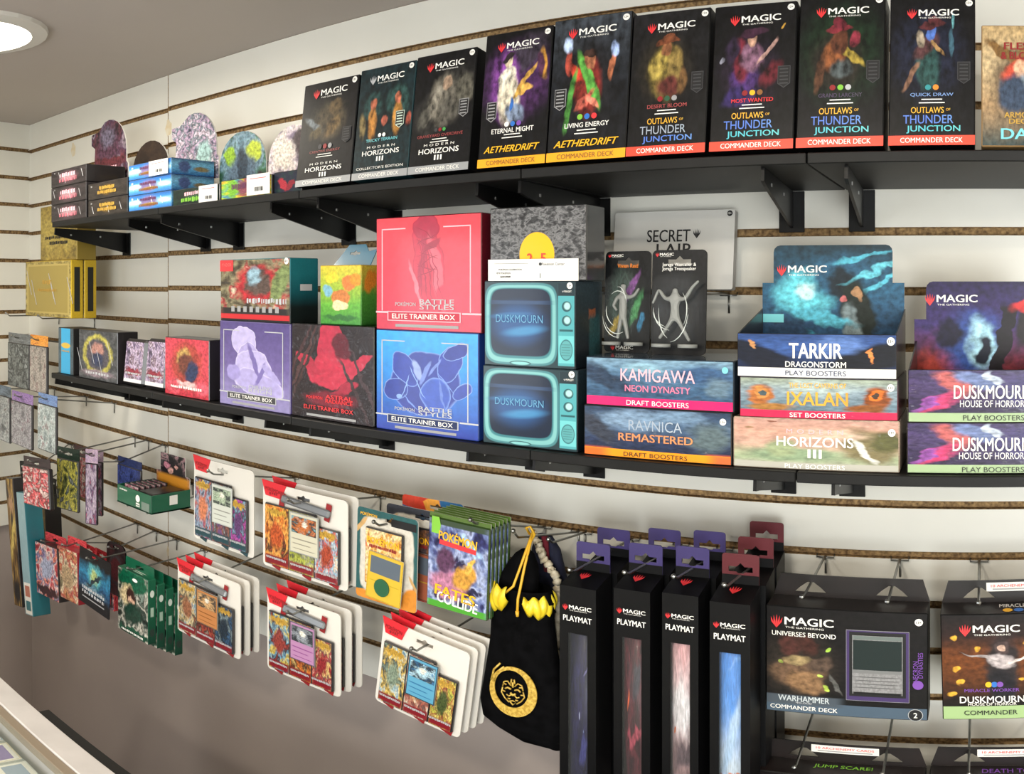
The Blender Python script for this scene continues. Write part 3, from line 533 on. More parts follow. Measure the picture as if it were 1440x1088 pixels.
text(b.c, 'YU-GI-OH!', b.X(.42), b.Z(.6), .012, mat('print_plum', '#6a3a5c'), .05, bold=.03); price(b, .55, .99, .05, 1.08)
hdE = art('header_art_pale', ('n', 5, ['#3a3440', '#8a7a90', '#d8c8d0', '#f0e4dc', '#6a5a78']), [('e', .3, .65, .22, .2, 0, '#f0e2d4', .5), ('e', .7, .75, .2, .2, 0, '#4a3c40', .4), ('e', .5, .25, .4, .1, 0, '#e8c8d0', .5), ('e', .05, .15, .12, .1, 0, '#3a6a4a', .3)], .08, 7, .4, 24, .35, .3, 21)
header(b, CZ+.270, hdE, 1.0, 1.0)
b = put('booster_display_box', 'small dark navy box with red motif half hidden behind leftmost tall deck', 'box', 385, 424, 0, YF+.004, TOPZ, DB-.02, art('box_art_navy_red', ('n', 4, ['#14142a', '#1c2238', '#1a3a34']), [('e', .35, .4, .14, .3, 20, '#b02a3a', .3), ('e', .6, .35, .1, .25, -30, '#8a2030', .3)], .08, 7, .3, seed=22), CHAR, h=.034, group='display boxes on the upper shelf')

# ------------------------------------------------------------------ lower shelf, from the left
ZM = MIDZ
b = put('card_deck_box', 'slim box with sky blue front strip, leftmost on the lower shelf', 'box', 82, 103, 461, SY+.012, ZM, .06, art('slim_box_art', ('n', 3, ['#3a4850', '#54646c']), [('R', .5, .5, .3, .5, 0, '#3a9ac8', .05), ('E', .5, .62, .3, .06, 0, '#c8a848', .2)], seed=23), mat('black_card_matte', '#0e0e10', .6), group='small boxes at the left of the lower shelf')
b.text('SLIM', .5, .5, .05, GOLDP, .5)
ring = [('e', .5, .52, .38, .4, 0, '#a8a04a', .12), ('e', .5, .52, .3, .32, 0, '#4a4650', .15), ('e', .5, .62, .16, .14, 0, '#a87a70', .4), ('e', .5, .42, .16, .14, 20, '#2c3450', .3), ('e', .5, .14, .4, .07, 0, '#8a7a84', .5)]
b = put('card_deck_box', 'dark wrapped box with yellow ring emblem, beside slim blue box', 'box', 111, 165, 465, SY+.01, ZM, .05, art('ring_box_art', ('n', 6, ['#2a2c30', '#44464a', '#5a5c60']), ring, .05, 8, .4, 24, .3, .8, 24, wrap=.4), CHAR, group='small boxes at the left of the lower shelf'); spark(b, SILVERP, 4, 31); b.text('DUELISTS', .5, .14, .06, SILVERP, .6)
pk = [art('lilac_pack_art', ('n', 6, ['#3a3444', '#7a6a88', '#b8a8c0', '#5a4050', '#d0c4d0']), [('R', .5, .07, .5, .07, 0, '#d8d6d8', .1), ('e', .5, .3, .36, .07, 0, '#8a3040', .5)], .1, 8, .5, 26, .22, .6, 25+i) for i in range(2)]
for i, (a, c) in enumerate(((171, 200), (201, 231))):
    b = put('booster_pack', ['lilac foil card pack leaning beside ring emblem box', 'lilac foil card pack leaning beside red wrapped box'][i], 'card pack', a, c, 476, SY+.016, ZM, .02, pk[i], CHAR, lean=6, group='small boxes at the left of the lower shelf', part='pouch', bev=.006)
    b.text('STRUCTURE', .5, .26, .05, SILVERP, .7, bold=.01)
redb = [('e', .5, .55, .34, .38, 0, '#a8443c', .4), ('e', .45, .66, .16, .16, 0, '#c8a860', .4), ('e', .5, .55, .2, .2, 30, '#6a3a30', .4), ('e', .62, .42, .14, .18, -30, '#2c3658', .3), ('e', .5, .2, .4, .06, 0, '#d8b0b0', .4), ('e', .2, .15, .16, .12, 0, '#d05060', .4), ('e', .85, .18, .14, .12, 0, '#d05868', .4)]
b = put('card_deck_box', 'bright red wrapped box with golden dragon-like shape on lower shelf', 'box', 232, 294, 476, SY+.01, ZM, .05, art('red_box_art', ('v', '#b83040', '#d04a58', '#c84050'), redb, .07, 8, .35, 22, .3, .8, 27, wrap=.4), CHAR, group='small boxes at the left of the lower shelf'); b.text('STARTER DECK', .5, .16, .05, WHITE, .7)
# the six hobby boxes
ETBY = SY+.012
def etb(label, pl, pr, pt, z, d, artm, side, title, sub, frame=WHITE, bandm=NAVYP, tm=WHITE, top=None, seed=0):
    b = put('collector_box', label, 'box', pl, pr, pt, ETBY, z, d, artm, side, top, group='large collector boxes on the lower shelf')
    if frame:
        for u0, u1, v0, v1 in ((.06, .07, .17, .9), (.9, .91, .17, .9), (.06, .3, .89, .9), (.66, .91, .89, .9), (0, .13, .15, .165), (.83, 1, .15, .165)): b.band(v0, v1, frame, u0, u1)
    if frame:
        printed(b.c, 'title_plate', SQ, frame, b.X(.47), b.Z(.125), .7*b.w, .085*b.h, -.0006); printed(b.c, 'title_plate', SQ, bandm, b.X(.47), b.Z(.125), .68*b.w, .07*b.h, -.0009)
    b.text(title, .47, .125, .043, tm, .6, y=-.0013, bold=.012)
    b.band(.03, .055, GREYP, .2, .8, -.0006); b.text('POKÉMON', .3, .235, .04, SILVERP if frame else REDP, .2, bold=.01)
    for k, s in enumerate(sub): b.text(s, .6, .255-.045*k, .042, SILVERP if frame else REDP, .32, bold=.015)
    return b
swirlp = [('e', .36, .78, .17, .17, 0, '#b7aedb', .06), ('e', .42, .62, .14, .12, 30, '#a79dd0', .08), ('e', .5, .45, .26, .22, -25, '#b3aad8', .1), ('e', .55, .3, .36, .14, -12, '#a9a0d2', .15), ('e', .5, .55, .03, .2, 20, '#7468a4', .3), ('e', .6, .4, .03, .16, -30, '#7a6eac', .3), ('e', .22, .4, .1, .1, 0, '#9a90c8', .15), ('e', .76, .42, .16, .035, -40, '#a79ed2', .15)]
def outlined(sh, col, n, k=.010):
    return [q for i, a in enumerate(sh) for q in (([(a[0], a[1], a[2], a[3]+k, a[4]+k, a[5], col, .03)] if i < n else [])+[a])]
e1 = etb('purple collector box with pale lilac abstract shape, below dragon-print box', 309, 408, 453, ZM, .085, art('etb_art_purple', ('v', '#9088b8', '#6a5c94', '#544880'), outlined(swirlp, '#d8d2f0', 4, .006), .04, 6, .1, 18, .25, .7, 30), mat('purple_card', '#5c5088', .3, coat=.5), 'ELITE TRAINER BOX', ['CHILLING', 'REIGN'], SILVERP, DGREY)
redsw = [('e', .5, .78, .16, .28, 0, '#b02a44', .06), ('e', .5, .52, .28, .18, 10, '#b82e46', .08), ('e', .22, .58, .2, .06, -35, '#a82a40', .1), ('e', .8, .6, .2, .06, 35, '#b02c44', .1), ('e', .62, .78, .1, .14, 25, '#5a1826', .2), ('e', .6, .3, .26, .05, 30, '#9c263c', .15), ('e', .5, .22, .3, .08, 0, '#701c2c', .5), ('e', .12, .55, .02, .5, -25, '#4a3030', .3), ('e', .06, .6, .02, .5, -25, '#40282a', .3), ('e', .2, .6, .015, .5, -25, '#3c2828', .3), ('e', .8, .3, .02, .4, 30, '#3a2a2c', .3), ('e', .9, .4, .02, .4, 25, '#403034', .3)]
e2 = etb('black collector box with crimson abstract creature shape, wrapped in film', 410, 526, 457, ZM, .085, art('etb_art_crimson', '#231a1c', redsw, .05, 7, .15, 18, .22, 1, 31, wrap=.5), mat('black_gloss_card', '#141214', .2, coat=.7), 'ELITE TRAINER BOX', ['ASTRAL', 'RADIANCE'], None, None, REDP)
bluesw = [('e', .5, .5, .34, .3, 20, '#27358e', .06), ('e', .74, .7, .1, .18, -20, '#2a3a98', .08), ('e', .8, .82, .12, .06, 30, '#25328a', .1), ('e', .3, .62, .1, .18, 30, '#2a3c9a', .08), ('e', .2, .42, .12, .1, 0, '#28388f', .1), ('e', .6, .4, .14, .16, 0, '#3450ae', .15), ('e', .85, .45, .1, .05, 40, '#2c3f9c', .15), ('e', .42, .62, .04, .1, 25, '#8a9cd0', .3), ('e', .5, .6, .02, .12, -25, '#6a80c8', .3), ('e', .6, .66, .1, .015, 50, '#6a80c8', .3), ('e', .66, .4, .012, .14, 10, '#5a74c0', .3)]
e3 = etb('blue collector box with dark indigo abstract shape, under the red one', 529, 673, 466, ZM, .085, art('etb_art_blue', ('v', '#2a3a9a', '#2462b8', '#2a8ad8', '#2f9ae6'), outlined(bluesw, '#7f9fe0', 7, .006)+[('e', .42, .5, .006, .16, 30, '#7f9fe0', .2), ('e', .3, .45, .005, .12, -20, '#7f9fe0', .2), ('e', .7, .52, .005, .12, 40, '#6a88d4', .2), ('e', .24, .35, .03, .02, 0, '#7f9fe0', .2), ('e', .36, .3, .006, .1, 50, '#6a88d4', .2)], .03, 6, .1, 18, .2, .9, 32), mat('blue_card', '#1f3a80', .25, coat=.6), 'ELITE TRAINER BOX', ['BATTLE', 'STYLES'], SILVERP, NAVYP)
redart = [('e', .52, .55, .14, .42, 8, '#c02c44', .12), ('e', .5, .9, .12, .1, 0, '#a82a44', .2), ('e', .6, .5, .05, .34, 12, '#d85a6a', .3), ('e', .46, .6, .03, .3, -6, '#a82440', .3), ('e', .7, .3, .1, .1, 0, '#c83048', .2), ('e', .84, .24, .12, .04, 40, '#c42e46', .2), ('e', .55, .75, .1, .03, 30, '#9c2038', .3), ('e', .4, .4, .02, .2, 20, '#e07080', .4)]
e4 = etb('large red collector box with crimson flame-like shape, on top of blue one', 529, 677, 303, e3.zt, .085, art('etb_art_red', ('v', '#c02a44', '#d23448', '#e0424e'), outlined(redart, '#a01c36', 2, .006)+[('e', .5, .5+.05*i, .1, .004, 25*(-1)**i, '#8c1830', .3) for i in range(8)]+[('e', .45+.03*i, .55, .004, .3, 6+3*i, '#98203a', .3) for i in range(5)], .04, 6, .08, 18, .16, 1, 33), mat('dark_red_card', '#5c1420', .25, coat=.6), 'ELITE TRAINER BOX', ['BATTLE', 'STYLES'], PINKP, mat('band_crimson', '#b82a40', .4))
pdx = art('dragon_box_art', ('n', 4, ['#2a2a2c', '#544a3a', '#8a8468', '#a03038', '#c8c0a8']), [('e', .55, .6, .3, .3, 0, '#b02a34', .3), ('e', .55, .62, .2, .22, 0, '#5a4a44', .3), ('e', .5, .72, .1, .16, 10, '#8aa8b8', .4), ('e', .86, .6, .1, .35, -20, '#7a8a58', .4), ('R', .5, .08, .5, .05, 0, '#c02a30', .1), ('R', .5, .02, .5, .022, 0, '#1a1a1c', .1), ('R', .5, .17, .5, .05, 0, '#2a2626', .2)], .09, 7, .4, 20, .25, .8, 34)
b = put('collector_box', 'dragon-print box with teal side panel, stacked on the purple box', 'box', 310, 408, 364, ETBY, e1.zt, .062, pdx, art('teal_side', ('v', '#101818', '#111b1c', '#12545e', '#1a6a74', '#1a6a74'), [], 0, 5, .05, seed=35, coat=.5), mat('teal_card', '#1a5a62', .3), group='large collector boxes on the lower shelf')
b.text('PARADOX RIFT', .68, .34, .1, SILVERP, .55, bold=.02); printed(b.c, 'corner_tag', SQ, REDP, b.X(.1), b.Z(.9), .2*b.w, .18*b.h); b.text('POKÉMON', .1, .92, .06, WHITE, .14)
for k in range(8): printed(b.c, 'symbol', SQ, GREYP, b.X(.2+.09*k), b.Z(.2), .05*b.w, .09*b.h)
age_badge(b.c, b.X(.955), b.Z(.95), .06*b.w, t='6+')
s_ = obj('side_logo', mesh_py('sl', [(0, -.5, -.5), (0, .5, -.5), (0, .5, .5), (0, -.5, .5)], [(0, 1, 2, 3)]), SILVERP, b.c, (b.w/2+.0006, .034, b.h*.55), scale=(1, .026, .010))
cute = [('e', .3, .8, .16, .1, 0, '#e8cc3a', .15), ('e', .7, .7, .16, .14, 0, '#e07a3a', .2), ('e', .5, .45, .22, .15, 0, '#c87a3c', .15), ('e', .5, .32, .18, .08, 0, '#ecd8a8', .2), ('e', .2, .58, .12, .1, 0, '#7ab0c8', .3), ('e', .5, .12, .4, .05, 0, '#2f6a2a', .5), ('e', .88, .75, .14, .1, 0, '#d8902a', .3)]
b = put('deck_tin', 'small green and yellow printed box with blue hanging tab', 'box', 450, 508, 373, ETBY+.008, e2.zt, .05, art('green_box_art', ('v', '#3a8a30', '#62a838', '#a0b83a', '#d8c23c'), cute, .05, 6, .2, 18, .2, .8, 36), art('green_side', ('v', '#2f6a28', '#4a8a34', '#c8a83a'), [('e', .4, .75, .3, .16, 20, '#d8802a', .4)], .08, 5, .2, seed=37, coat=.6), mat('green_card', '#4a7a30', .3), group='large collector boxes on the lower shelf')
TABB = mat('blue_plastic_tab', '#0f5f7c', .4, coat=.2)
slab('hang_tab', [[(b.X(.05), 0), (b.X(.95), 0), (b.X(1.0), .026), (b.X(.82), .022), (b.X(.7), .034), (b.X(.3), .034), (b.X(.2), .02)], euro(b.X(.5), .02, .02, .006)], .0012, TABB, TABB, b.t, (.004, .02, b.h), (R(-25), 0, 0), label='blue plastic hanging tab')
# silver-black anniversary box with label strip
scr = art('anniversary_art', ('n', 18, ['#2a2a2c', '#4a4a4c', '#7c7c7e', '#3a3a3c']), [('E', .5, .35, .18, .30, 0, '#f0b81e', .03)], .0, 6, .2, 50, .35, .4, 40)
tvb = [('R', .5, .5, .5, .5, 0, '#22383e', .01), ('S', .41, .5, .405, .475, 0, '#467f86', .02), ('S', .41, .5, .385, .45, 0, '#78b4b4', .02), ('S', .41, .51, .35, .41, 0, '#3c7c84', .03), ('S', .41, .52, .335, .39, 0, '#0f1d33', .03), ('E', .38, .5, .26, .22, 0, '#1f4a80', .7), ('E', .45, .42, .2, .05, 8, '#3d7fb0', .8), ('E', .3, .6, .2, .03, 5, '#2f6496', .8), ('R', .41, .75, .3, .02, 0, '#2c4468', .6), ('E', .41, .045, .12, .03, 0, '#2c5a60', .1), ('E', .41, .045, .1, .018, 0, '#7fc0c0', .2),
       ('R', .905, .5, .085, .46, 0, '#4fa0a8', .02), ('R', .905, .9, .085, .07, 0, '#1d2f36', .03), ('E', .91, .71, .05, .06, 0, '#27525a', .1), ('E', .915, .715, .032, .04, 0, '#a8d8d4', .4), ('E', .91, .55, .05, .06, 0, '#27525a', .1), ('E', .915, .555, .032, .04, 0, '#a8d8d4', .4), ('R', .905, .44, .07, .012, 0, '#2a5a60', .1), ('R', .905, .225, .08, .155, 0, '#6cc0c4', .03), ('E', .905, .22, .068, .12, 0, '#3a6f76', .05), ('E', .905, .22, .06, .105, 0, '#5aa0a4', .1)]
tvm = art('television_art', '#22383e', tvb, .0, 6, .12, 30, .22, .8, 41)
TVS = art('television_side', ('v', '#141a20', '#1c262c', '#2a3840'), [('r', .6, .62, .12, .05, 0, '#8a4a2a', .3), ('r', .7, .35, .2, .25, 0, '#24484c', .3)], .03, 5, .3, seed=42, coat=.5)
tvs = []
for i, (a, c, pt) in enumerate(((679, 812, 517), (681, 809, 395))):
    b = put('collector_box', ['box printed as a teal television set, lower of the pair', 'box printed as a teal television set, upper of the pair'][i], 'box', a, c, pt, SY+.012, ZM if i == 0 else tvs[0].zt, .075, tvm, TVS, group='television print boxes'); tvs.append(b)
    b.text('DUSKMOURN', .4, .56, .09, mat('print_screen_blue', '#5f9ac0', .3), .52); wordmark(b.c, b.X(.915), b.Z(.88), .10*b.w, WHITE, SILVERP); age_badge(b.c, b.X(.945), b.Z(.945), .06*b.w)
    for k in range(5): printed(b.c, 'speaker_grille', SQ, mat('print_grille', '#3f7b80', .4), b.X(.905), b.Z(.16+.03*k), .09*b.w, .006*b.h)
b = put('collector_box', 'charcoal patterned box with yellow oval print, on top of the television boxes', 'box', 689, 825, 290, SY+.014, tvs[1].zt, .05, scr, mat('charcoal_gloss', '#2a2a2c', .25, coat=.6), mat('grey_card_top', '#6a6a6c', .4), group='large collector boxes on the lower shelf')
b.text('2', .43, .30, .13, mat('print_scarlet', '#d23a2a', .4), .05, bold=.03); b.text('5', .57, .30, .13, mat('print_scarlet', '#d23a2a', .4), .05, bold=.03)
tagb = tag(slab('shelf_label', [[(-.064, 0), (.064, 0), (.064, .0262), (-.064, .0262)]], .0008, TAG, TAG, None, (at(747, 391, SY+.008).x, SY+.0095, tvs[1].zt+.0002)), 'white printed label strip with black text, leaning on charcoal patterned box', 'label')
for s, x, z, hh in (('POKÉMON CELEBRATION', -.031, .014, .0026), ('FÊTE POKÉMON', -.041, .0095, .0026), ('POKÉMON CENTER', -.038, .005, .0024)): text(tagb, s, x, z, hh, BLACKP, y=-.0004, bold=.02)
text(tagb, '1', .012, .006, .006, BLACKP, y=-.0004); text(tagb, 'Pokémon Center', .03, .02, .0032, BLACKP, y=-.0004); printed(tagb, 'badge', DISC, DGREY, .012, .02, .004, .004, -.0004)
for k in range(3): printed(tagb, 'fine_print', SQ, GREYP, -.03, .021-.002*k*0+.0, .05, .0005, -.0004)
# booster boxes
SHINE = .55
def booster(label, pl, pr, pt, z, artm, side, yfr=SY+.010, d=.1, group='booster boxes on the lower shelf', top=None, h=None):
    return put('booster_box', label, 'box', pl, pr, pt, yfr, z, d, artm, side, top, group=group, h=h)
rav = art('booster_art_night', ('v', '#1b2033', '#283452', '#4a6280', '#2c3a52'), [('e', .35, .75, .2, .2, 0, '#7a94b0', .6), ('e', .1, .55, .1, .3, 20, '#343a48', .4), ('e', .86, .5, .14, .26, 0, '#5a6a70', .6), ('e', .62, .85, .2, .12, 0, '#6f8aa6', .6), ('R', .5, .085, .5, .085, 0, '#f2961f', .02), ('R', .06, .085, .1, .085, 0, '#ee6a2a', .8), ('R', .97, .085, .1, .085, 0, '#ee6a3a', .8)], .07, 6, .3, 18, .2, .9, 43, wrap=.6)
b1 = booster('night blue booster box with orange bottom band, beneath pink banded box', 821, 1029, 575, ZM, rav, CHAR)
b1.text('RAVNICA', .5, .66, .2, FOILG, .36, bold=-.005); b1.text('REMASTERED', .5, .42, .15, foil('foil_copper', ['#d88a5a', '#f0a860', '#d8804a']), .5, bold=.02); b1.text('DRAFT BOOSTERS', .5, .085, .085, BLACKP, .43); age_badge(b1.c, b1.X(.945), b1.Z(.82), .042*b1.w)
kam = art('booster_art_steel', ('v', '#33506e', '#3a5878', '#5a7fa0', '#7a9ab0'), [('e', .12, .6, .12, .34, 30, '#2a3c54', .4), ('e', .8, .7, .2, .2, 0, '#3c5a80', .5), ('e', .4, .8, .14, .1, 0, '#8ab0c4', .6), ('e', .9, .45, .1, .2, 0, '#60788a', .5), ('R', .5, .1, .5, .1, 0, '#e0246a', .02)], .07, 6, .3, 18, .2, .9, 44, wrap=.6)
b2 = booster('steel blue booster box with pink band, carrying two figure blisters', 824, 1032, 505, b1.zt, kam, art('steel_side', ('v', '#20242c', '#2c3a48'), [], seed=45, coat=.6), top=mat('steel_card', '#3c4c5c', .25, coat=.7))
b2.text('KAMIGAWA', .5, .66, .25, PINKP, .5, bold=.01); b2.text('NEON DYNASTY', .5, .39, .13, mat('print_hot_pink', '#e87a9a', .4), .44, bold=.02); b2.text('DRAFT BOOSTERS', .5, .1, .1, WHITE, .42); printed(b2.c, 'badge', DISC, CYANP, b2.X(.945), b2.Z(.82), .04*b2.w, .04*b2.w)
mh = art('booster_art_pastel', ('v', '#aca89c', '#9caa88', '#c09c8c', '#c89a88', '#bc9488'), [('e', .38, .3, .3, .13, 0, '#84987a', .5), ('e', .3, .42, .1, .16, 0, '#94a07c', .5), ('e', .82, .5, .16, .34, 10, '#7a7050', .4), ('e', .8, .4, .03, .24, 12, '#d8d8d0', .5), ('e', .92, .6, .08, .2, 0, '#5a5a38', .5), ('e', .1, .82, .03, .02, 20, '#9a7a5a', .3), ('e', .25, .93, .03, .02, 10, '#8a5a4a', .3), ('e', .6, .7, .2, .1, 0, '#d0b4a0', .6), ('R', .5, .07, .5, .07, 0, '#b2b0a6', .1)], .06, 6, .2, 18, .2, .9, 46, wrap=.6)
b3 = booster('pastel landscape booster box with waterfall, bottom of the middle stack', 1031, 1265, 590, ZM, mh, art('pastel_side', ('v', '#8a7a6a', '#b8a090'), [], seed=47, coat=.6))
b3.text('MODERN', .5, .76, .09, PINKP, .34, space=1.8); b3.text('HORIZONS', .5, .56, .19, WHITE, .46, bold=.015); b3.text('III', .5, .33, .17, WHITE, .08, bold=.02); b3.text('PLAY BOOSTERS', .5, .075, .09, WHITE, .36); age_badge(b3.c, b3.X(.955), b3.Z(.78), .045*b3.w)
ix = art('booster_art_ruins', ('v', '#5a6a7a', '#6a8290', '#8a9ca8', '#9aa490'), [('e', .14, .55, .09, .24, 0, '#b06a38', .3), ('e', .14, .62, .05, .14, 0, '#c8884a', .2), ('e', .14, .62, .025, .07, 0, '#4a5a60', .2), ('e', .87, .55, .08, .26, 0, '#8a4a24', .3), ('e', .87, .6, .05, .14, 0, '#d8702a', .2), ('e', .87, .6, .025, .08, 0, '#4a3a30', .2), ('e', .5, .75, .2, .2, 0, '#a8b8b8', .6), ('e', .2, .28, .14, .08, 0, '#a0703a', .5), ('e', .8, .28, .12, .1, 0, '#8a5228', .5), ('R', .5, .1, .5, .1, 0, '#e02a52', .02)], .05, 7, .3, 18, .2, .9, 48, wrap=.6)
b4 = booster('blue grey booster box with orange ruins and red band, middle of its stack', 1040, 1263, 532, b3.zt, ix, art('ruin_side', ('v', '#6a2030', '#4a4a50'), [], seed=49, coat=.6))
b4.text('THE LOST CAVERNS OF', .5, .82, .12, FOILY, .36, bold=.01); b4.text('IXALAN', .5, .5, .32, foil('foil_sunset', ['#f0a83a', '#e8602a', '#f0b84a']), .38, bold=.02); b4.text('SET BOOSTERS', .5, .1, .11, WHITE, .35, bold=.01); age_badge(b4.c, b4.X(.955), b4.Z(.8), .045*b4.w)
def display(label, pl, pr, pt, z, artm, hdart, hdw, ptop, shoulder, yfr=SY+.010, d=.105, side=None, h=None):
    """open display box: lower front lip, side gussets and a standing header at the back"""
    b = Box(); xl = yfr*math.tan(th(pl)); xr = yfr*math.tan(th(pr)); b.w = xr-xl; b.x = (xl+xr)/2
    pc = min(1300, X0+FX*math.atan2(b.x, yfr)); b.h = h or at(pc, pt, yfr).z-z; b.zt = z+b.h
    b.t = thing('booster_display_box', label, 'box', (b.x, yfr, z+.0003), group='booster boxes on the lower shelf')
    b.c = carton('front_lip', b.w, .002, b.h, artm, CHAR, None, b.t); bw = b.w
    carton('base', b.w-.004, d-.004, .004, CHAR, CHAR, None, b.t, 0, .002)
    H = at(pc, ptop, yfr+d).z-z; sh = at(pc, shoulder, yfr+d).z-z; W = b.w*hdw
    for s in (-1, 1):
        V = [(0, .0, 0), (0, d, 0), (0, d, b.h+.024), (0, .0, b.h)]; V = [(x_+q, y_, z_) for q in (-.0008, .0008) for x_, y_, z_ in V]
        me = mesh_py('gusset', V, [(0, 1, 2, 3), (7, 6, 5, 4), (0, 4, 5, 1), (1, 5, 6, 2), (2, 6, 7, 3), (3, 7, 4, 0)]); set_uv(me, b.w, b.h)
        obj('side_panel', me, side or CHAR, b.t, (s*(b.w/2-.001), .0015, 0))
    r = .008
    out = [(-W/2, 0), (W/2, 0), (W/2, sh), (W/2-.014, sh)]+[(W/2-.014-r+r*math.cos(R(a)), H-r+r*math.sin(R(a))) for a in (0, 30, 60, 90)]+[(-W/2+.014+r+r*math.cos(R(a)), H-r+r*math.sin(R(a))) for a in (90, 120, 150, 180)]+[(-W/2+.014, sh), (-W/2, sh)]
    b.hd = slab('header_card', [out], .0015, hdart, WHITECARD, b.t, (0, d-.002, 0)); b.H = H; b.W = W
    # sealed packs standing inside the open tray
    for k in range(3):
        carton('inner_pack', b.w/2-.012, .012, b.h-.012, artm, CHAR, None, b.t, .004, .02+.025*k, .004)
    b.X = lambda u: (u-.5)*b.w
    b.Z = lambda v: v*b.h
    b.text = lambda s, u, v, hh, m, ww=None, **k: text(b.c, s, b.X(u), b.Z(v), hh*b.h, m, ww*b.w if ww else None, **k)
    return b
tk = art('booster_art_night_temple', ('v', '#141a30', '#1c2a4a', '#3a5a9a', '#2a4478'), [('e', .12, .5, .16, .4, 30, '#161c2c', .3), ('e', .85, .45, .2, .4, -30, '#10141f', .3), ('e', .65, .75, .14, .2, 0, '#5a7ab8', .6), ('e', .845, .52, .018, .16, 0, '#e08a4a', .4), ('e', .1, .75, .02, .08, 0, '#c08a5a', .4), ('R', .5, .11, .5, .11, 0, '#e4e4e2', .02)], .06, 6, .25, 18, .25, .8, 50)
tkh = art('header_art_spirit', ('v', '#1c3048', '#22486a', '#2a5a78', '#16303c'), [('e', .3, .6, .2, .16, 0, '#6ad0e0', .6), ('e', .32, .62, .07, .07, 0, '#c8f4f4', .6), ('e', .55, .75, .2, .16, 30, '#2c5a78', .4), ('e', .56, .68, .1, .16, 10, '#16242e', .4), ('e', .78, .78, .22, .025, 25, '#6ac8dc', .5), ('e', .82, .68, .2, .02, 40, '#5ab8d0', .5), ('e', .7, .9, .2, .02, 10, '#54b0c8', .5), ('e', .68, .45, .12, .26, 10, '#1a2420', .3), ('e', .68, .6, .035, .04, 0, '#a8805c', .25), ('e', .64, .36, .06, .16, 10, '#7c8c90', .4), ('e', .4, .42, .26, .04, -15, '#58b8d0', .5), ('e', .45, .25, .3, .03, -25, '#3a90b0', .5), ('e', .2, .3, .15, .1, 0, '#1e3a58', .5), ('e', .56, .55, .025, .03, 0, '#c06a6a', .3)], .07, 7, .35, 22, .3, .4, 51)
b5 = display('night temple display box with tall blue spirit header card', 1037, 1261, 470, b4.zt, tk, tkh, .985, 345, 398)
b5.text('TARKIR', .5, .62, .34, WHITE, .33, bold=.025); b5.text('DRAGONSTORM', .5, .31, .13, WHITE, .38, bold=.015); b5.text('PLAY BOOSTERS', .5, .11, .11, NAVYP, .38); age_badge(b5.c, b5.X(.965), b5.Z(.85), .05*b5.w)
wordmark(b5.hd, -.22*b5.W, b5.H*.80, .36*b5.W); printed(b5.hd, 'info_strip', SQ, CYANP, -.42*b5.W, b5.H*.2+.03, .15*b5.W, .010)
dk = art('booster_art_violet', ('v', '#241c34', '#33284a', '#443660', '#3a3058'), [('e', .3, .75, .1, .25, 20, '#b05a5a', .4), ('e', .2, .4, .08, .25, -30, '#c03a6a', .4), ('e', .12, .35, .05, .2, -30, '#8a4a9a', .4), ('e', .45, .8, .1, .2, 40, '#6a7aa8', .4), ('e', .75, .6, .2, .3, 0, '#3a3264', .5), ('e', .55, .85, .04, .12, 20, '#b8c4d8', .4), ('R', .5, .09, .5, .09, 0, '#9cb48a', .03)], .08, 6, .35, 18, .2, .9, 52, wrap=.5)
b6 = booster('violet booster box with pale green band, bottom of right stack', 1275, 1492, 594, ZM, dk, CHAR, h=.0555)
dkh = art('header_art_portal', ('v', '#2c1420', '#6a2430', '#3a2c68', '#241c44'), [('e', .15, .3, .2, .14, 0, '#a03c34', .6), ('e', .42, .5, .2, .26, 0, '#33509a', .6), ('e', .48, .5, .09, .2, 5, '#a8d8ec', .5), ('e', .49, .45, .05, .13, 0, '#131a2c', .3), ('e', .26, .6, .1, .12, 20, '#161430', .4), ('r', .62, .45, .05, .36, -8, '#150f18', .15), ('e', .84, .65, .12, .18, 0, '#1a1014', .3), ('e', .8, .82, .12, .05, 20, '#c82c2c', .4), ('e', .9, .5, .06, .2, 10, '#8a1c24', .5), ('r', .5, .2, .16, .02, 5, '#1a1420', .3)], .07, 7, .35, 22, .3, .4, 53)
b7 = display('violet display box with pale green band and dark portal header card', 1277, 1492, 520, b6.zt, dk, dkh, 1.02, 396, 449, h=.0555)
for q in (b6, b7):
    q.text('DUSKMOURN', .55, .58, .26, WHITE, .5, bold=.015); q.text('HOUSE OF HORROR', .55, .36, .13, WHITE, .42); q.text('PLAY BOOSTERS', .56, .09, .1, BLACKP, .4)
wordmark(b7.hd, -.24*b7.W, b7.H*.86, .38*b7.W)

# ------------------------------------------------------------------ hooks
BALL = None
def hook(X, k, tipY, tipz, label, cat='hook', group='wire hooks on the slatwall', rise=.008):
    """slatwall wire hook: clip in groove k at X, rod running out to tipY"""
    z = ZK[k]; t = thing('wire_hook', label, cat, (X, WY, z), group=group)
    L = WY-tipY; dz = tipz-z
    obj('clip', tube_mesh([(-.012, -.001, -.002), (-.012, -.006, -.006), (.012, -.006, -.006), (.012, -.001, -.002)], .0012, 6), STEEL, t)
    obj('clip_leg', tube_mesh([(0, -.003, -.005), (0, -.003, -.031)], .0016, 6), STEEL, t)
    obj('rod', tube_mesh([(0, -.003, -.005), (0, -.012, -.004), (0, -L*.5, dz*.5-.002), (0, -L+.012, dz), (0, -L, dz+rise)], .0018, 7), STEEL, t)
    bm = bmesh.new(); bmesh.ops.create_uvsphere(bm, u_segments=8, v_segments=6, radius=.0034); me = bpy.data.meshes.new('ball'); bm.to_mesh(me); bm.free()
    obj('ball_tip', me, STEEL, t, (0, -L, dz+rise))
    return t
def nearest(z):
    return min(range(1, 16), key=lambda k: abs(ZK[k]-z))

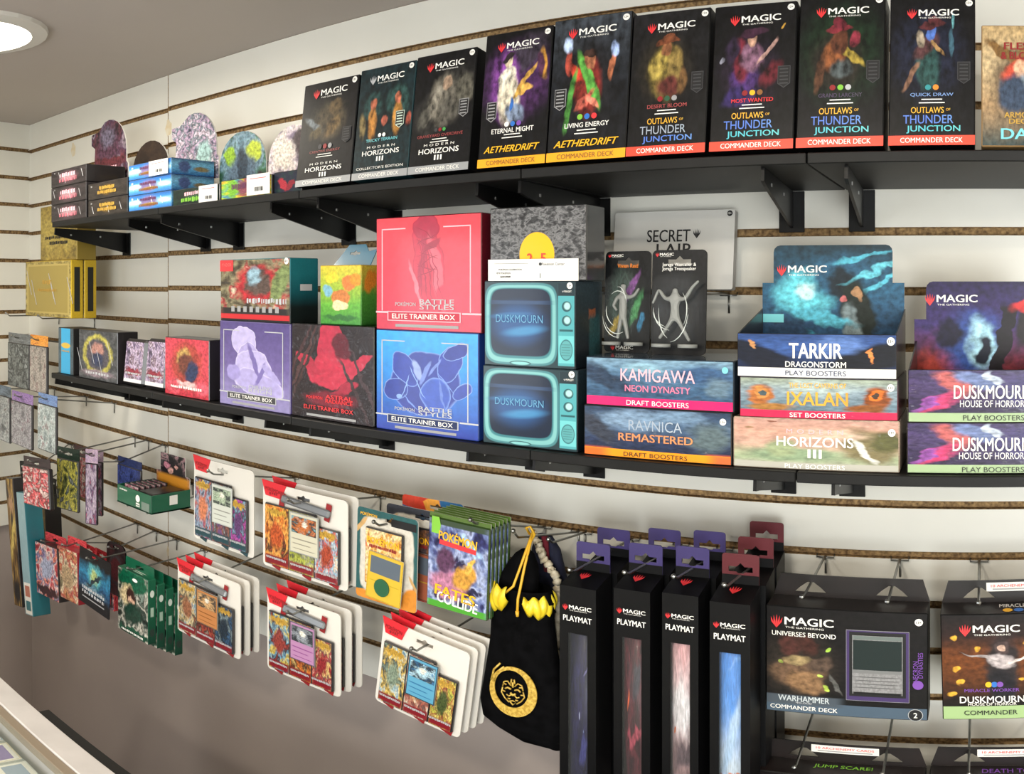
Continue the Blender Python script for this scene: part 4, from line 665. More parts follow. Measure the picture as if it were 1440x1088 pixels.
# gold boxes resting on two hooks by the corner
GOLD = art('gold_box_art', ('n', 8, ['#94834a', '#b09e5c', '#c8b878']), [('R', .5, .5, .46, .44, 0, '#c4b068', .02), ('R', .5, .5, .43, .41, 0, '#ab9852', .02), ('e', .5, .6, .2, .2, 0, '#7c6a34', .5), ('e', .5, .4, .26, .1, 0, '#c4b478', .5)], .03, 9, .4, 26, .3, .5, 60, .35)
GOLDS = art('gold_side', '#c8a82e', [('R', .5, .5, .24, .38, 0, '#2a2a26', .03)], 0, 5, .1, seed=61, metal=.3)
GOLDT = mat('gold_card', '#c0a234', .35, .4)
for px, lb in ((84, 'wire hook under the gold boxes, nearer the corner'), (134, 'wire hook under the gold boxes, farther from the corner')):
    hook(WY*math.tan(th(px)), 7, .975, ZK[7]-.004, lb)
gz = ZK[7]+.0008
g1 = put('gold_card_box', 'flat gold embossed box with dark window side, front one on the hooks', 'box', 36, 100, 367, .992, gz, .034, GOLD, GOLDS, GOLDT, group='gold boxes by the corner'); g1.text('25TH', .5, .62, .1, GOLDP, .2); g1.text('ANNIVERSARY', .5, .48, .06, GOLDP, .4); spark(g1, SILVERP, 5, 40)
pxl = lambda X, Y: X0+FX*math.atan2(X, Y)
g2 = put('gold_card_box', 'flat gold box with dark window side, behind another on the hooks', 'box', pxl(g1.x-g1.w/2+.003, 1.029), pxl(g1.x+g1.w/2+.002, 1.029), 368, 1.029, gz, .034, GOLD, GOLDS, GOLDT, group='gold boxes by the corner', h=g1.h)
g3 = put('gold_card_box', 'upright gold box with black lettering, standing on the two flat gold boxes', 'box', 57, 108, 288, 1.005, g1.zt+.0006, .055, art('gold_box_plain', ('n', 4, ['#86743a', '#a08a42', '#b8a454']), [('e', .3, .5, .3, .3, 0, '#b09c50', .6)], .05, 6, .3, 20, .3, .5, 62, .35), mat('gold_side_plain', '#8f7a34', .35, .35), GOLDT, group='gold boxes by the corner')
g3.text('MAXIMUM GOLD', .5, .42, .07, BLACKP, .7, bold=.01); g3.text('EL DORADO', .52, .32, .07, BLACKP, .5, bold=.01)

# ------------------------------------------------------------------ hanging goods
PLAST = mat('clear_plastic', '#a0a4a4', .08, trans=0, alpha=.045, spec=.8)
def anchor(pl, pr, ptl, pbl, Y):
    """centre X, top z, width and height of a flat piece seen between columns pl, pr; rows given at its left edge"""
    a = at(pl, ptl, Y); c = at(pl, pbl, Y); r = at(pr, 0, Y); return (a.x+r.x)/2, a.z, r.x-a.x, a.z-c.z
def hang_root(name, label, cat, x, Y, ztop, roll=0, yaw=0, group=None):
    return thing(name, label, cat, (x, Y, ztop), (0, R(roll), R(yaw)), group)
def sleeve_pack(label, pl, pr, pt, pb, Y, artcols, topcol, seed, name='hanging_card_pack', roll=0, yaw=0, group=None, t=.008, hk=True, hlabel=None, side=CHAR, shapes=(), txt=None, txtm=WHITE, hole=True, bg=None):
    x, z, w_, h_ = anchor(pl, pr, pt, pb, Y)
    r = hang_root(name, label, 'card pack', x, Y, z, roll, yaw, group); hd = .18*h_
    am = art('pack_art_%d' % seed, bg or ('n', 5, artcols), list(shapes), .09, 8, .45, 24, .22, .7, seed)
    tm = art('pack_top_%d' % seed, ('n', 5, topcol if isinstance(topcol, list) else [topcol, topcol]), [], .06, 8, .35, 24, .25, .6, seed+.3)
    outs = [[(-w_/2, -hd), (w_/2, -hd), (w_/2, 0), (-w_/2, 0)]]
    if hole: outs.append(euro(0, -.014, min(.028, w_*.5), .007))
    slab('header_tab', outs, .0015, tm, tm, r, (0, 0, 0))
    c = carton('pouch', w_, t, h_-hd, am, side, None, r, min(t*.3, .003)); c.location.z = -h_; c.location.y = -t*.4
    if txt: text(c, txt, 0, (h_-hd)*.14, .016*h_/.12*.7, txtm, w_*.7, -.0009, bold=.015)
    if hk:
        k = min(range(1, 16), key=lambda q: abs(ZK[q]-(z-.010))); hook(x, k, Y-.022, z-.0105, hlabel or ('wire hook holding the '+label), rise=.006)
    return r, c, w_, h_
G1 = 'card packs hanging by the corner'
sleeve_pack('clear topped grey card pack, upper left of the corner packs', 12, 42, 467, 541, .985, ['#5a5c5c', '#7c8280', '#2a2c2e', '#9aa0a0'], ['#5a5e60', '#8a8e90'], 70, group=G1, hlabel='wire hook holding the upper grey card pack', hole=False)
sleeve_pack('grey card pack with orange header, upper right of the corner packs', 43, 67, 470, 549, .96, ['#6a6662', '#9a928c', '#b0a8a0', '#7a5a5c'], ['#e08a2a', '#f0a848', '#b04a2a'], 71, group=G1, hlabel='wire hook holding the orange header card pack', hole=False)
sleeve_pack('grey card pack cut off at the left picture edge', -14, 15, 537, 612, .97, ['#5a5c60', '#8a8e90', '#b0b4b4', '#6a5a60'], ['#3a4450', '#7a8a9a'], 72, group=G1, hlabel='wire hook holding the grey pack at the picture edge', hole=False)
sleeve_pack('grey card pack with purple header, between two others near the corner', 17, 46, 548, 622, .95, ['#6a6a70', '#8f8a90', '#a8a8ac', '#7a5a68'], ['#7a5aa0', '#a080b8', '#5a4a70'], 73, group=G1, hlabel='wire hook holding the purple header card pack', hole=False)
sleeve_pack('pale grey card pack with blue header, beside purple header pack', 54, 80, 551, 630, .95, ['#7a8488', '#a0acac', '#c0c8c8', '#8a6a70'], ['#4a6aa8', '#7a98c8', '#5a5a90'], 74, group=G1, hlabel='wire hook holding the blue header card pack', hole=False)

# tall boxes at the far left
x, z, w_, h_ = anchor(4, 21, 668, 820, .95)
t = hang_root('playmat_box', 'tall narrow box with brown and gold artwork, hanging at far left', 'box', x, .95, z, -10, 0, 'tall boxes at far left')
c = carton('carton', .05, .05, .36, art('tall_art_gold', ('n', 4, ['#1c1512', '#3a2a1e', '#7a5c2e', '#b89a58', '#241a18']), [('e', .5, .55, .4, .08, 20, '#c8b060', .5), ('e', .5, .8, .3, .06, 0, '#b08a6a', .5), ('e', .5, .12, .4, .1, 0, '#1a1a1c', .4)], .1, 9, .4, 24, .3, .5, 75), CHAR, None, t); c.location.z = -.36
hook(x, 12, .99, z+.004, 'wire hook holding the brown and gold tall box'); slab('hang_tab', [rrect(.04, .05, .004), euro(0, .035, .024, .007)], .001, BLACKCARD, BLACKCARD, t, (0, .045, -.006))
x, z, w_, h_ = anchor(20, 36, 688, 838, .925)
t = hang_root('playmat_box', 'tall narrow teal box with pale front and small picture strip', 'box', x, .925, z, -10, 0, 'tall boxes at far left')
c = carton('carton', .046, .05, .33, art('tall_art_teal', ('v', '#7f9ea6', '#86a2aa', '#90aab0'), [('R', .5, .14, .4, .13, 0, '#d8d4cc', .02), ('R', .5, .2, .3, .045, 0, '#a86a58', .1), ('R', .5, .08, .3, .04, 0, '#3a6a70', .1)], 0, 5, .08, seed=76), mat('teal_card_side', '#1f6470', .4, coat=.3), None, t); c.location.z = -.33
hook(x+.004, 12, .95, z+.006, 'wire hook holding the tall teal box'); slab('hang_tab', [rrect(.04, .05, .004), euro(0, .035, .024, .007)], .001, TEALP, TEALP, t, (0, .04, -.006))
x, z, w_, h_ = anchor(44, 60, 690, 800, 1.03)
t = hang_root('playmat_box', 'tall dark box with gold flowers, behind the teal one', 'box', x+.02, 1.03, z, -4, 0, 'tall boxes at far left')
c = carton('carton', .055, .05, .28, art('tall_art_flower', ('n', 5, ['#141010', '#241a18', '#8a7440', '#1a1414']), [('e', .5, .7, .3, .06, 30, '#b89c50', .4), ('e', .5, .7, .3, .05, -40, '#a88c48', .4)], .1, 9, .4, 24, .3, .5, 77), CHAR, None, t); c.location.z = -.28
hook(x+.02, 12, 1.05, z+.006, 'wire hook holding the dark flower box'); slab('hang_tab', [rrect(.04, .05, .004), euro(0, .035, .024, .007)], .001, BLACKCARD, BLACKCARD, t, (0, .04, -.006))
redc = ['#a82a3a', '#c8b8b8', '#e05a60', '#6a1a28', '#f0d8d0', '#8a3a58']
G2 = 'card packs hanging left of the green display box'
sleeve_pack('red and white card pack hanging alone above tall teal box', 33, 70, 636, 702, .90, redc, ['#241c20', '#3a2a30'], 80, group=G2, roll=-6, hlabel='wire hook holding the red and white card pack', t=.014)
sleeve_pack('dark green framed card pack, turned edge on, left of purple packs', 85, 107, 626, 712, .955, ['#20281e', '#5a5c34', '#a8a048', '#2a3a44', '#8a8a80'], ['#18241e', '#24342a'], 81, group=G2, yaw=14, hlabel='wire hook holding the dark green framed pack')
sleeve_pack('red card pack half hidden behind dark green framed pack', 104, 125, 624, 694, 1.02, redc, ['#2a1c20', '#5a2a30'], 82, group=G2, hk=False)
sleeve_pack('purple edged card pack hanging sideways, front of two', 124, 134, 630, 735, .985, ['#8a7a98', '#b8a8b8', '#5a4a68', '#a05a68'], ['#a890b0', '#c8b0c0'], 83, group=G2, yaw=30, hlabel='wire hook holding the sideways purple packs')
sleeve_pack('purple edged card pack hanging sideways, rear of two', 130, 141, 630, 722, 1.03, ['#8a7a98', '#b8a8b8', '#5a4a68', '#c86a78'], ['#a890b0', '#c8b0c0'], 84, group=G2, yaw=30, hk=False)
for i in range(2):
    sleeve_pack(['navy foil card pack hanging left behind the green display box', 'navy foil card pack hanging right behind the green display box'][i], 166+15*i, 184+15*i, 640+5*i, 700+5*i, 1.03-.01*i, ['#141c3c', '#24306a', '#3a4a88', '#1a2040'], ['#1a2450', '#2a3868'], 85+i, group=G2, hk=(i == 0), hole=False, t=.006, hlabel='wire hook holding the navy foil packs')
# green display box resting on two hooks
GRN = mat('bottle_green_card', '#0f5a40', .35, coat=.4); GRND = mat('bottle_green_dark', '#0c4632', .4)
ga = at(213, 728, .955); gl = at(166, 706, 1.01)
gw, gd, gh = .130, .105, .040
gxl = .962*math.tan(th(165)); gw = .962*math.tan(th(213))-gxl; gd = .1
t = thing('booster_display_box', 'open bottle green display box on hooks with white round emblem', 'box', (gxl+gw/2, .962, ga.z+.003))
carton('base', gw, gd, .003, GRN, GRN, None, t, 0)
fp = carton('front_lip', gw, .002, gh, GRN, GRND, None, t); printed(fp, 'emblem', DISC, WHITE, .016, gh*.6, .016, .016); printed(fp, 'emblem', SQ, WHITE, .016, gh*.26, .014, .008); text(fp, 'DEMON', .016, gh*.25, .004, GRN, .012, -.0012)
printed(fp, 'art_patch', SQ, art('green_patch', ('n', 9, ['#0c3a2a', '#7a8a80', '#1a5a44']), [], seed=88), .045, gh*.3, .03, .018); text(fp, 'BOOSTER', -.04, gh*.82, .004, WHITE, .03)
for s in (-1, 1):
    q = carton('side_panel', .002, gd-.004, gh, GRND, GRN, None, t, 0, .002); q.location.x = s*(gw/2-.001)
for k in range(6):
    q = carton('inner_pack', gw*.42, .006, gh*1.02, art('green_inner', ('n', 6, ['#2a2024', '#b06a80', '#d8c8c8', '#3a5a48']), [], seed=89), CHAR, None, t, .002, .012+.014*k, .003); q.location.x = -.028
q = carton('inner_pack', gw*.42, .08, gh*.9, CHAR, CHAR, None, t, .002, .012, .003); q.location.x = .03
hc = slab('header_card', [[(-.062, 0), (.062, 0), (.062, .05), (.046, .052), (.046, .092), (-.046, .092), (-.046, .052), (-.062, .05)]], .0015, art('green_header_art', ('n', 6, ['#141416', '#2a2a2c', '#b08a90', '#4a4a4c', '#1c1c1e']), [('R', .5, .26, .5, .24, 0, '#c8862a', .3), ('e', .5, .55, .36, .36, 0, '#1c1a1e', .3), ('e', .45, .6, .07, .07, 0, '#c89a90', .3), ('e', .6, .72, .06, .06, 0, '#c09088', .3), ('e', .32, .72, .1, .08, 0, '#b87a8a', .3), ('e', .5, .4, .05, .05, 0, '#e8e4de', .2), ('e', .5, .2, .16, .03, 0, '#d8d4cc', .3)], .08, 8, .4, 24, .3, .3, 90), WHITECARD, t, (0, gd, .012))
for hx, lb in ((gxl+gw*.22, 'left wire hook under the green display box'), (gxl+gw*.8, 'right wire hook under the green display box')): hook(hx, 12, .97, ga.z+.0008, lb, rise=.0)
q = carton('side_print', .0004, .02, .02, WHITE, WHITE, None, t, 0); q.location = (gw/2+.0004, .045, .014)
# second row at left
G3 = 'red card boxes hanging in the lower left'
def hang_box(label, pl, pr, pt, pb, Y, d, front, side, seed=0, name='hanging_card_box', group=None, roll=0, hk=True, hlabel=None, tab=.022, tabm=None, tabd=None, cat='box', w=None, h=None, x=None):
    x_, z, w_, h_ = anchor(pl, pr, pt, pb, Y); x = x_ if x is None else x
    if h: h_ = h
    if w: w_ = w
    r = hang_root(name, label, cat, x, Y, z, roll, 0, group)
    c = carton('carton', w_, d, h_, front, side, None, r); c.location.z = -h_
    tm = tabm or side
    slab('hang_tab', [rrect(w_*.92, tab+.004, .004), euro(0, tab*.55, min(.03, w_*.55), .008)], .0012, tm, tm, r, (0, (tabd if tabd is not None else d-.002), -.004))
    if hk: k = nearest(z+tab*.55); hook(x, k, Y-.012, z+tab*.5-.004, hlabel or 'wire hook holding the '+label, rise=.006)
    r['zz'] = 0; del r['zz']
    return r, c, w_, h_
rb = art('red_deck_art', ('n', 4, ['#7a2430', '#c04a50', '#d8c0b8', '#5a5a8a', '#e08a70', '#8a2c3c']), [('e', .5, .12, .5, .1, 0, '#3a1c22', .4), ('e', .5, .55, .3, .2, 20, '#9aa0b8', .5)], .1, 9, .45, 24, .25, .7, 91)
rb2 = art('tan_deck_art', ('n', 4, ['#7a4a34', '#c08a60', '#a83a3a', '#d8c8a8', '#6a5a4a', '#8a8a6a']), [('e', .5, .45, .3, .24, 0, '#a89070', .5)], .1, 9, .45, 24, .25, .7, 92)
REDT = art('red_tab', ('n', 6, ['#a81c2c', '#d84a50', '#8a1824']), [], .05, 6, .3, seed=93, coat=.6)
hang_box('red and violet deck box hanging left of the tan one', 49, 80, 757, 828, .94, .03, rb, CHAR, group=G3, roll=-5, tabm=REDT, hlabel='wire hook holding the red and violet deck box')
hang_box('tan and red deck box hanging behind the blue card blister', 80, 108, 764, 834, .945, .03, rb2, mat('red_gloss', '#8c1c28', .3, coat=.5), group=G3, roll=-4, tabm=REDT, hlabel='wire hook holding the tan and red deck boxes')
xr_ = anchor(82, 108, 764, 830, .95)[0]+.01
for i in range(4):
    hang_box('red topped deck box, %s of four in a row behind the tan one' % ['first', 'second', 'third', 'last'][i], 82, 108, 764-2*i, 826, .978+.034*i, .028, rb, REDT, group=G3, hk=False, tabm=REDT, w=.075, h=.11, x=xr_+.004*i)
x, z, w_, h_ = anchor(112, 156, 768, 845, .925)
t = hang_root('card_blister', 'blue and black card pack blister with glowing creature, hanging front', 'card pack', x, .925, z, 3, 0, G3)
slab('backing', [rrect(w_, h_, .003, -h_), euro(0, -.010, .026, .007)], .0012, art('blue_blister_art', ('v', '#0c0f14', '#12161c', '#1c4a70', '#2a7aa0', '#0e1216', '#0c0e12'), [('e', .5, .6, .2, .2, 0, '#58a8b0', .5), ('e', .5, .58, .1, .14, 0, '#a8b878', .5), ('e', .5, .32, .36, .06, 0, '#6a8a9a', .5), ('e', .5, .5, .3, .04, 35, '#24343c', .4)], .08, 8, .4, 22, .25, .7, 94), BLACKCARD, t)
text(t, 'LEGENDARY', 0, -h_*.68, .009, SILVERP, w_*.7, -.002, bold=.02); text(t, 'DUELISTS', 0, -h_*.76, .009, SILVERP, w_*.7, -.002, bold=.02); printed(t, 'fine_print', SQ, GREYP, 0, -h_*.86, w_*.7, .003, -.001)
hook(x, nearest(z), .905, z-.0135, 'wire hook holding the blue and black blister')
x, z, w_, h_ = anchor(150, 176, 758, 830, 1.03)
t = hang_root('card_blister', 'black round-windowed blister hanging behind the blue card blister', 'card pack', x, 1.03, z, 0, 0, G3)
slab('backing', [rrect(w_, h_, .02, -h_), euro(0, -.010, .026, .007)], .004, art('disc_art', ('n', 5, ['#141416', '#2a2a2c', '#4a2c30']), [('e', .5, .5, .4, .3, 0, '#3a3c40', .1), ('e', .5, .5, .3, .22, 0, '#5a3034', .2)], .03, 6, .3, seed=95, coat=.6), BLACKCARD, t)
hook(x, nearest(z), 1.01, z-.0135, 'wire hook holding the black round-windowed blister')
# green boxes on one hook
ga_ = art('green_deck_art', ('n', 5, ['#14201c', '#3a4a44', '#c8c4b8', '#24342c', '#8a9a90']), [('e', .5, .86, .5, .16, 0, '#0f5a40', .25), ('e', .32, .62, .24, .15, 0, '#d8c49a', .35), ('e', .45, .6, .16, .14, 0, '#3a2420', .3), ('e', .46, .55, .1, .08, 0, '#d0a890', .25), ('e', .5, .36, .3, .16, 10, '#1a3c30', .35), ('e', .5, .07, .5, .06, 0, '#0d4c38', .2)], .08, 8, .4, 22, .25, .7, 96)
gs_ = art('green_deck_side', ('v', '#0c4030', '#10583e', '#126044'), [('E', .5, .78, .26, .055, 0, '#d8e0d8', .1), ('R', .5, .5, .2, .07, 0, '#a8c0b0', .2), ('e', .5, .18, .3, .06, 0, '#2a3a34', .4)], .02, 6, .15, seed=97, coat=.5)
for i in range(4):
    r, c, w_, h_ = hang_box('bottle green character deck box, %s of four on one hook' % ['front one', 'second', 'third', 'last one'][i], 166, 208, 795, 876, .955+.0225*i, .0195, ga_, gs_, name='hanging_card_box', group='bottle green deck boxes on one hook', hk=(i == 0), tabm=GRN, w=.118, h=.15, x=anchor(166, 208, 795, 876, .955)[0], hlabel='wire hook holding the four bottle green deck boxes')
    printed(c, 'badge', DISC, WHITE, .01, h_*.9, .02, .008); text(c, 'STARTER DECK', 0, h_*.05, .006, WHITE, w_*.7, -.001)

# blister packs with three boosters and a promo card
WB = mat('white_blister_card', '#dad6cf', .4, coat=.15); REDTAB = mat('red_logo_tab', '#d0222f', .4); GREYF = mat('grey_foil_top', '#7d8084', .25, .4)
CARDB = mat('card_border_grey', '#8a8c88', .4)
def blister(label, pl, pr, pt, pb, Y, packs, cardcols, seed, n=0, dy=.03, roll=0, foiltop=True, group='white card blisters with three packs', hlabel=None, detail=True, tipz=None, k=None, lab_n=None):
    x, z, w_, h_ = anchor(pl, pr, pt, pb, Y)
    for j in range(n, -1, -1):
        yy = Y+max(dy, .0135)*j
        r = hang_root('card_blister', label if j == 0 else (lab_n[j-1] if lab_n else 'white card blister number %d behind the %s' % (j, label)), 'card pack', x+.004*j, yy, z+.003*j, roll, 0, group)
        slab('backing', [rrect(w_, h_, .008, -h_), euro(0, -.014, .03, .008)], .002, WB, WB, r)
        tabp = [(-w_/2-.002, .004), (-w_*.2, .001), (-w_*.23, -h_*.07), (-w_*.26, -h_*.16), (-w_*.46, -h_*.15)]
        q = slab('logo_tab', [tabp], .001, REDTAB, REDTAB, r, (0, -.0015, 0), label='red corner tab with lettering'); text(q, 'POKÉMON', -w_*.36, -h_*.07, .008, DRED, w_*.2, -.0006, bold=.02, rot=-4); text(q, 'TCG', -w_*.36, -h_*.115, .006, DRED, w_*.1, -.0006)
        pz = -h_*.945; ph = h_*.72
        for i, (u, cols) in enumerate(zip((-.285, .015, .3), packs)):
            am = art('blister_pack_%d_%d' % (seed, i), ('n', 4.5, cols), [('R', .5, .10, .5, .07, 0, '#7a1c26' if seed != 3 else '#24444c', .4), ('e', .5, .88, .4, .06, 0, '#c8a040', .5), ('e', .5, .5, .26, .2, 20*i, cols[-1], .5)], .1, 8, .45, 22, .2, .9, seed*5+i)
            pc = carton('booster', w_*(.31 if i < 2 else .27), .006+.0008*(i == 1), ph*(1 if i < 2 else .84), am, CHAR, None, r, .002); pc.location = (u*w_, -.0075, pz)
            if detail and j == 0:
                text(pc, 'POKÉMON', 0, ph*(.9 if i < 2 else .76), .009, GOLDP, w_*.2, -.001, bold=.02); text(pc, 'SCARLET & VIOLET', 0, ph*.13, .005, SILVERP, w_*.25, -.001, bold=.02)
        pcard = carton('promo_card', w_*.34, .0015, h_*.46, art('promo_%d' % seed, cardcols[0], [('R', .5, .5, .46, .47, 0, cardcols[1], .02), ('R', .5, .72, .42, .2, 0, cardcols[2], .02), ('e', .5, .72, .2, .13, 0, cardcols[3], .4), ('R', .5, .36, .4, .015, 0, cardcols[4], .3), ('R', .42, .24, .3, .012, 0, cardcols[4], .3), ('R', .5, .12, .36, .01, 0, cardcols[4], .3)], .02, 8, .12, 20, .3, .5, seed+50), CARDB, None, r, .0004); pcard.location = (.06*w_, -.0105, -h_*.70)
        pic = slab('card_picture', [[(-w_*.143, 0), (w_*.143, 0), (w_*.143, h_*.185), (-w_*.143, h_*.185)]], .0003, art('promo_picture_%d' % seed, ('n', 3, [cardcols[2], cardcols[3], '#2c3036', cardcols[2]]), [('e', .5, .45, .26, .3, 15, cardcols[3], .4), ('e', .52, .6, .12, .16, 0, '#e0dcd0', .5)], .12, 5, .4, 14, .35, .4, seed+60), CARDB, pcard, (0, -.0006, h_*.235))
        if foiltop:
            q = carton('plastic_lip', w_*.56, .008, h_*.085, GREYF, GREYF, None, r, .003); q.location = (.05*w_, -.0115, -h_*.185); q.rotation_euler = (R(-20), R(4), 0)
            for s in (-.24, .3):
                printed(r, 'red_stripe', SQ, DRED, s*w_, -h_*.17, .012, .03, -.0035, rot=-12)
        for u in (-.32, .05, .36): printed(r, 'red_stripe', SQ, DRED if seed != 3 else mat('print_dark_teal', '#24444c', .4), u*w_, -h_*.955, .02, .012, -.0012, rot=-15)
    kk = k or nearest(z-.012); hook(x+.002, kk, Y-.035, z-.0165, hlabel or 'wire hook holding the '+label)
P_A = [['#6a4a88', '#b05a48', '#8aa0b8', '#3a3048', '#c87a58'], ['#5a5068', '#a8b0b0', '#403848', '#8a5a48', '#6a4a78'], ['#2c4a80', '#b04a9a', '#3a3a48', '#7aa0b8', '#5a3a68']]
P_B = [['#6a3a24', '#c8702c', '#e0a050', '#3a2a24', '#b05028'], ['#4a4a38', '#c8c878', '#8a8a80', '#a8b03c', '#5a5a4a'], ['#3a6a9a', '#c85a38', '#8ab0c8', '#d8c0a8', '#a04430']]
P_C = [['#2c3c50', '#7a98a8', '#c8b080', '#3a4a48', '#8a5a40'], ['#6a2a2c', '#a04a38', '#3a2424', '#8a7a70', '#5a2a2a'], ['#1c2430', '#3a5878', '#14181c', '#7a8a90', '#24303c']]
P_D = [['#28406a', '#c8b04a', '#6a98b0', '#3a2c30', '#8a3a34'], ['#8a3a24', '#d07a38', '#4a2a24', '#c8a868', '#6a2a28'], ['#c8a898', '#a83a38', '#6a4a4a', '#d8b878', '#8a2c30']]
P_E = [['#3c6a8a', '#a8c0c8', '#c8a850', '#38444c', '#7a8a78'], ['#8a7a6a', '#c8c0b0', '#a05a4a', '#5a4a4c', '#c89a6a'], ['#5a6a3a', '#b8b04a', '#8a3a34', '#d0c068', '#44502c']]
C_GREY = ['#b0b4b0', '#c4c8c0', '#7a8a78', '#a8b8a0', '#8a8c86']; C_CREAM = ['#9a9c98', '#c6c2ae', '#7aa0a8', '#b86a3a', '#8a8678']; C_ORG = ['#6a5a48', '#b87a48', '#8a6a44', '#c8a070', '#8a5428']; C_PINK = ['#5a4a5c', '#b081a9', '#4a5058', '#8a9098', '#8a4a88']; C_BLUE = ['#2a3a48', '#5a9cbc', '#3a6a94', '#a8c8d8', '#2a6a98']
blister('white three pack blister with grey green promo card, hanging alone', 273, 357, 641, 755, .965, P_A, C_GREY, 3, 0, foiltop=False, hlabel='wire hook holding the blister with grey green promo card')
blister('white three pack blister with cream promo card and orange packs', 370, 489, 676, 793, .955, P_B, C_CREAM, 4, 1, .02, hlabel='wire hook holding the blisters with cream promo card', lab_n=['blister half hidden behind the cream promo card one'])
blister('white three pack blister with orange promo card, low on the left', 250, 338, 786, 885, .955, P_C, C_ORG, 5, 2, .018, hlabel='wire hook holding the blisters with orange promo card', lab_n=['second blister behind the orange promo card one', 'rearmost blister behind the orange promo card one'])
blister('white three pack blister with pink promo card, lower middle', 376, 479, 828, 938, .955, P_D, C_PINK, 6, 2, .02, hlabel='wire hook holding the blisters with pink promo card', lab_n=['second blister behind the pink promo card one', 'rearmost blister behind the pink promo card one'])
blister('white three pack blister with sky blue promo card, lowest of all', 540, 662, 876, 996, .955, P_E, C_BLUE, 7, 3, .009, roll=7, foiltop=False, hlabel='wire hook holding the blisters with sky blue promo card', lab_n=['second blister behind the sky blue promo card one', 'third blister behind the sky blue promo card one', 'rearmost blister behind the sky blue promo card one'])
# single-pack blisters
x, z, w_, h_ = anchor(503, 588, 712, 838, .965)
GS = 'single pack blisters above the sky blue promo card'
for j in (2, 1, 0):
    yy = .965+.036*j; cols = [('#2c5a5c', '#d88a34'), ('#3a3c44', '#b8402c'), ('#2c6aa0', '#c84a34')][j]
    t = hang_root('card_blister', ['single pack blister with yellow promo card and round green coin', 'dark single pack blister with brown promo card, behind the yellow card one', 'red and blue topped blister, rearmost behind the yellow card one'][j], 'card pack', x+[0, .028, .03][j], yy, z+[0, .004, .012][j], [1.5, 0, 0][j], 0, GS)
    sh = [('r', .5, .05, .6, .1, 8, cols[1], .1), ('s', .5, .5, .44, .42, 0, '#d4cec2', .05), ('e', .95, .12, .2, .14, 20, cols[1], .2), ('e', .06, .8, .16, .03, 40, '#c8a068', .3), ('e', .95, .3, .12, .02, -50, '#c8a068', .3)]
    if j == 2: sh = [('r', .2, .95, .4, .08, -5, '#c8402c', .1), ('r', .5, .93, .12, .1, 30, '#e8a040', .1)]
    bk = slab('backing', [rrect(w_, h_, .006, -h_), euro(.01, -.012, .028, .008)], .002, art('single_back_%d' % j, cols[0], sh, .02, 5, .1, 20, .3, .5, 100+j), WB, t)
    pm = carton('booster', w_*.62, .006, h_*.62, art('single_pack_%d' % j, ('n', 4, [['#8a4a2c', '#e0a050', '#f0d8a8', '#c86a3a'], ['#2a2c34', '#5a4a4a', '#8a5a3a', '#3a3a44'], ['#2c4a78', '#5a8ab8', '#c8d8e0', '#3a5a88']][j]), [], .1, 7, .4, 22, .2, .9, 104+j), CHAR, None, t, .002); pm.location = (0, -.0075, -h_*.8)
    text(pm, 'POKÉMON', 0, h_*.5, .013, YEL, w_*.52, -.001, bold=.03); text(pm, 'DARKNESS ABLAZE', 0, h_*.43, .006, DRED, w_*.45, -.001, bold=.02)
    cb, cc = [('#c4a02c', '#cfae38'), ('#6a3a2c', '#a05a40'), ('#4a6a9a', '#7aa0c8')][j]
    q = carton('promo_card', w_*.58, .0015, h_*.52, art('single_card_%d' % j, cb, [('R', .5, .5, .46, .47, 0, cc, .02), ('R', .5, .74, .42, .18, 0, '#5a6470', .02), ('e', .5, .74, .2, .1, 20, '#d8a83a', .5), ('R', .5, .4, .4, .01, 0, '#b89a28', .3)], .02, 8, .12, 20, .3, .6, 108+j), CARDB, None, t, .0004); q.location = (.03*w_, -.0105, -h_*.95); q.rotation_euler = (0, R(4), 0)
    if j == 0:
        slab('coin', [[(.0145*math.cos(2*math.pi*k/20), .0145*math.sin(2*math.pi*k/20)) for k in range(20)]], .0015, mat('green_coin', '#1f5a3c', .3, coat=.5), mat('green_coin', '#1f5a3c'), t, (.02*w_, -.0125, -h_*.79), label='round dark green coin')
        printed(t, 'info_strip', SQ, BLACKP, w_*.28, -h_*.09, w_*.4, .012, -.0008); text(t, 'POKÉMON', -w_*.3, -h_*.06, .006, YEL, w_*.28, -.0008, bold=.02)
hook(x, 11, .935, z-.0155, 'wire hook holding the yellow promo card blister')
fx = [art('fates_pack_%d' % i, ('n', 3.5, ['#1e2040', '#34366a', '#6a78a8', '#a8b4d8', '#2c2850', '#20242c']), [('e', .35, .3, .3, .16, 0, '#b87a98', .4), ('e', .62, .42, .2, .12, 30, '#c8923c', .35), ('e', .7, .56, .12, .04, 60, '#e0b050', .3), ('e', .3, .55, .16, .14, 0, '#5a3a58', .4), ('e', .72, .75, .2, .05, -30, '#a8c8f0', .5), ('R', .5, .035, .5, .05, 0, '#4a9a30', .2), ('R', .5, .965, .5, .035, 0, '#3a4a38', .3)], .07, 7, .35, 20, .2, 1, 112+i) for i in range(1)]
x, z, w_, h_ = anchor(603, 689, 726, 852, .955)
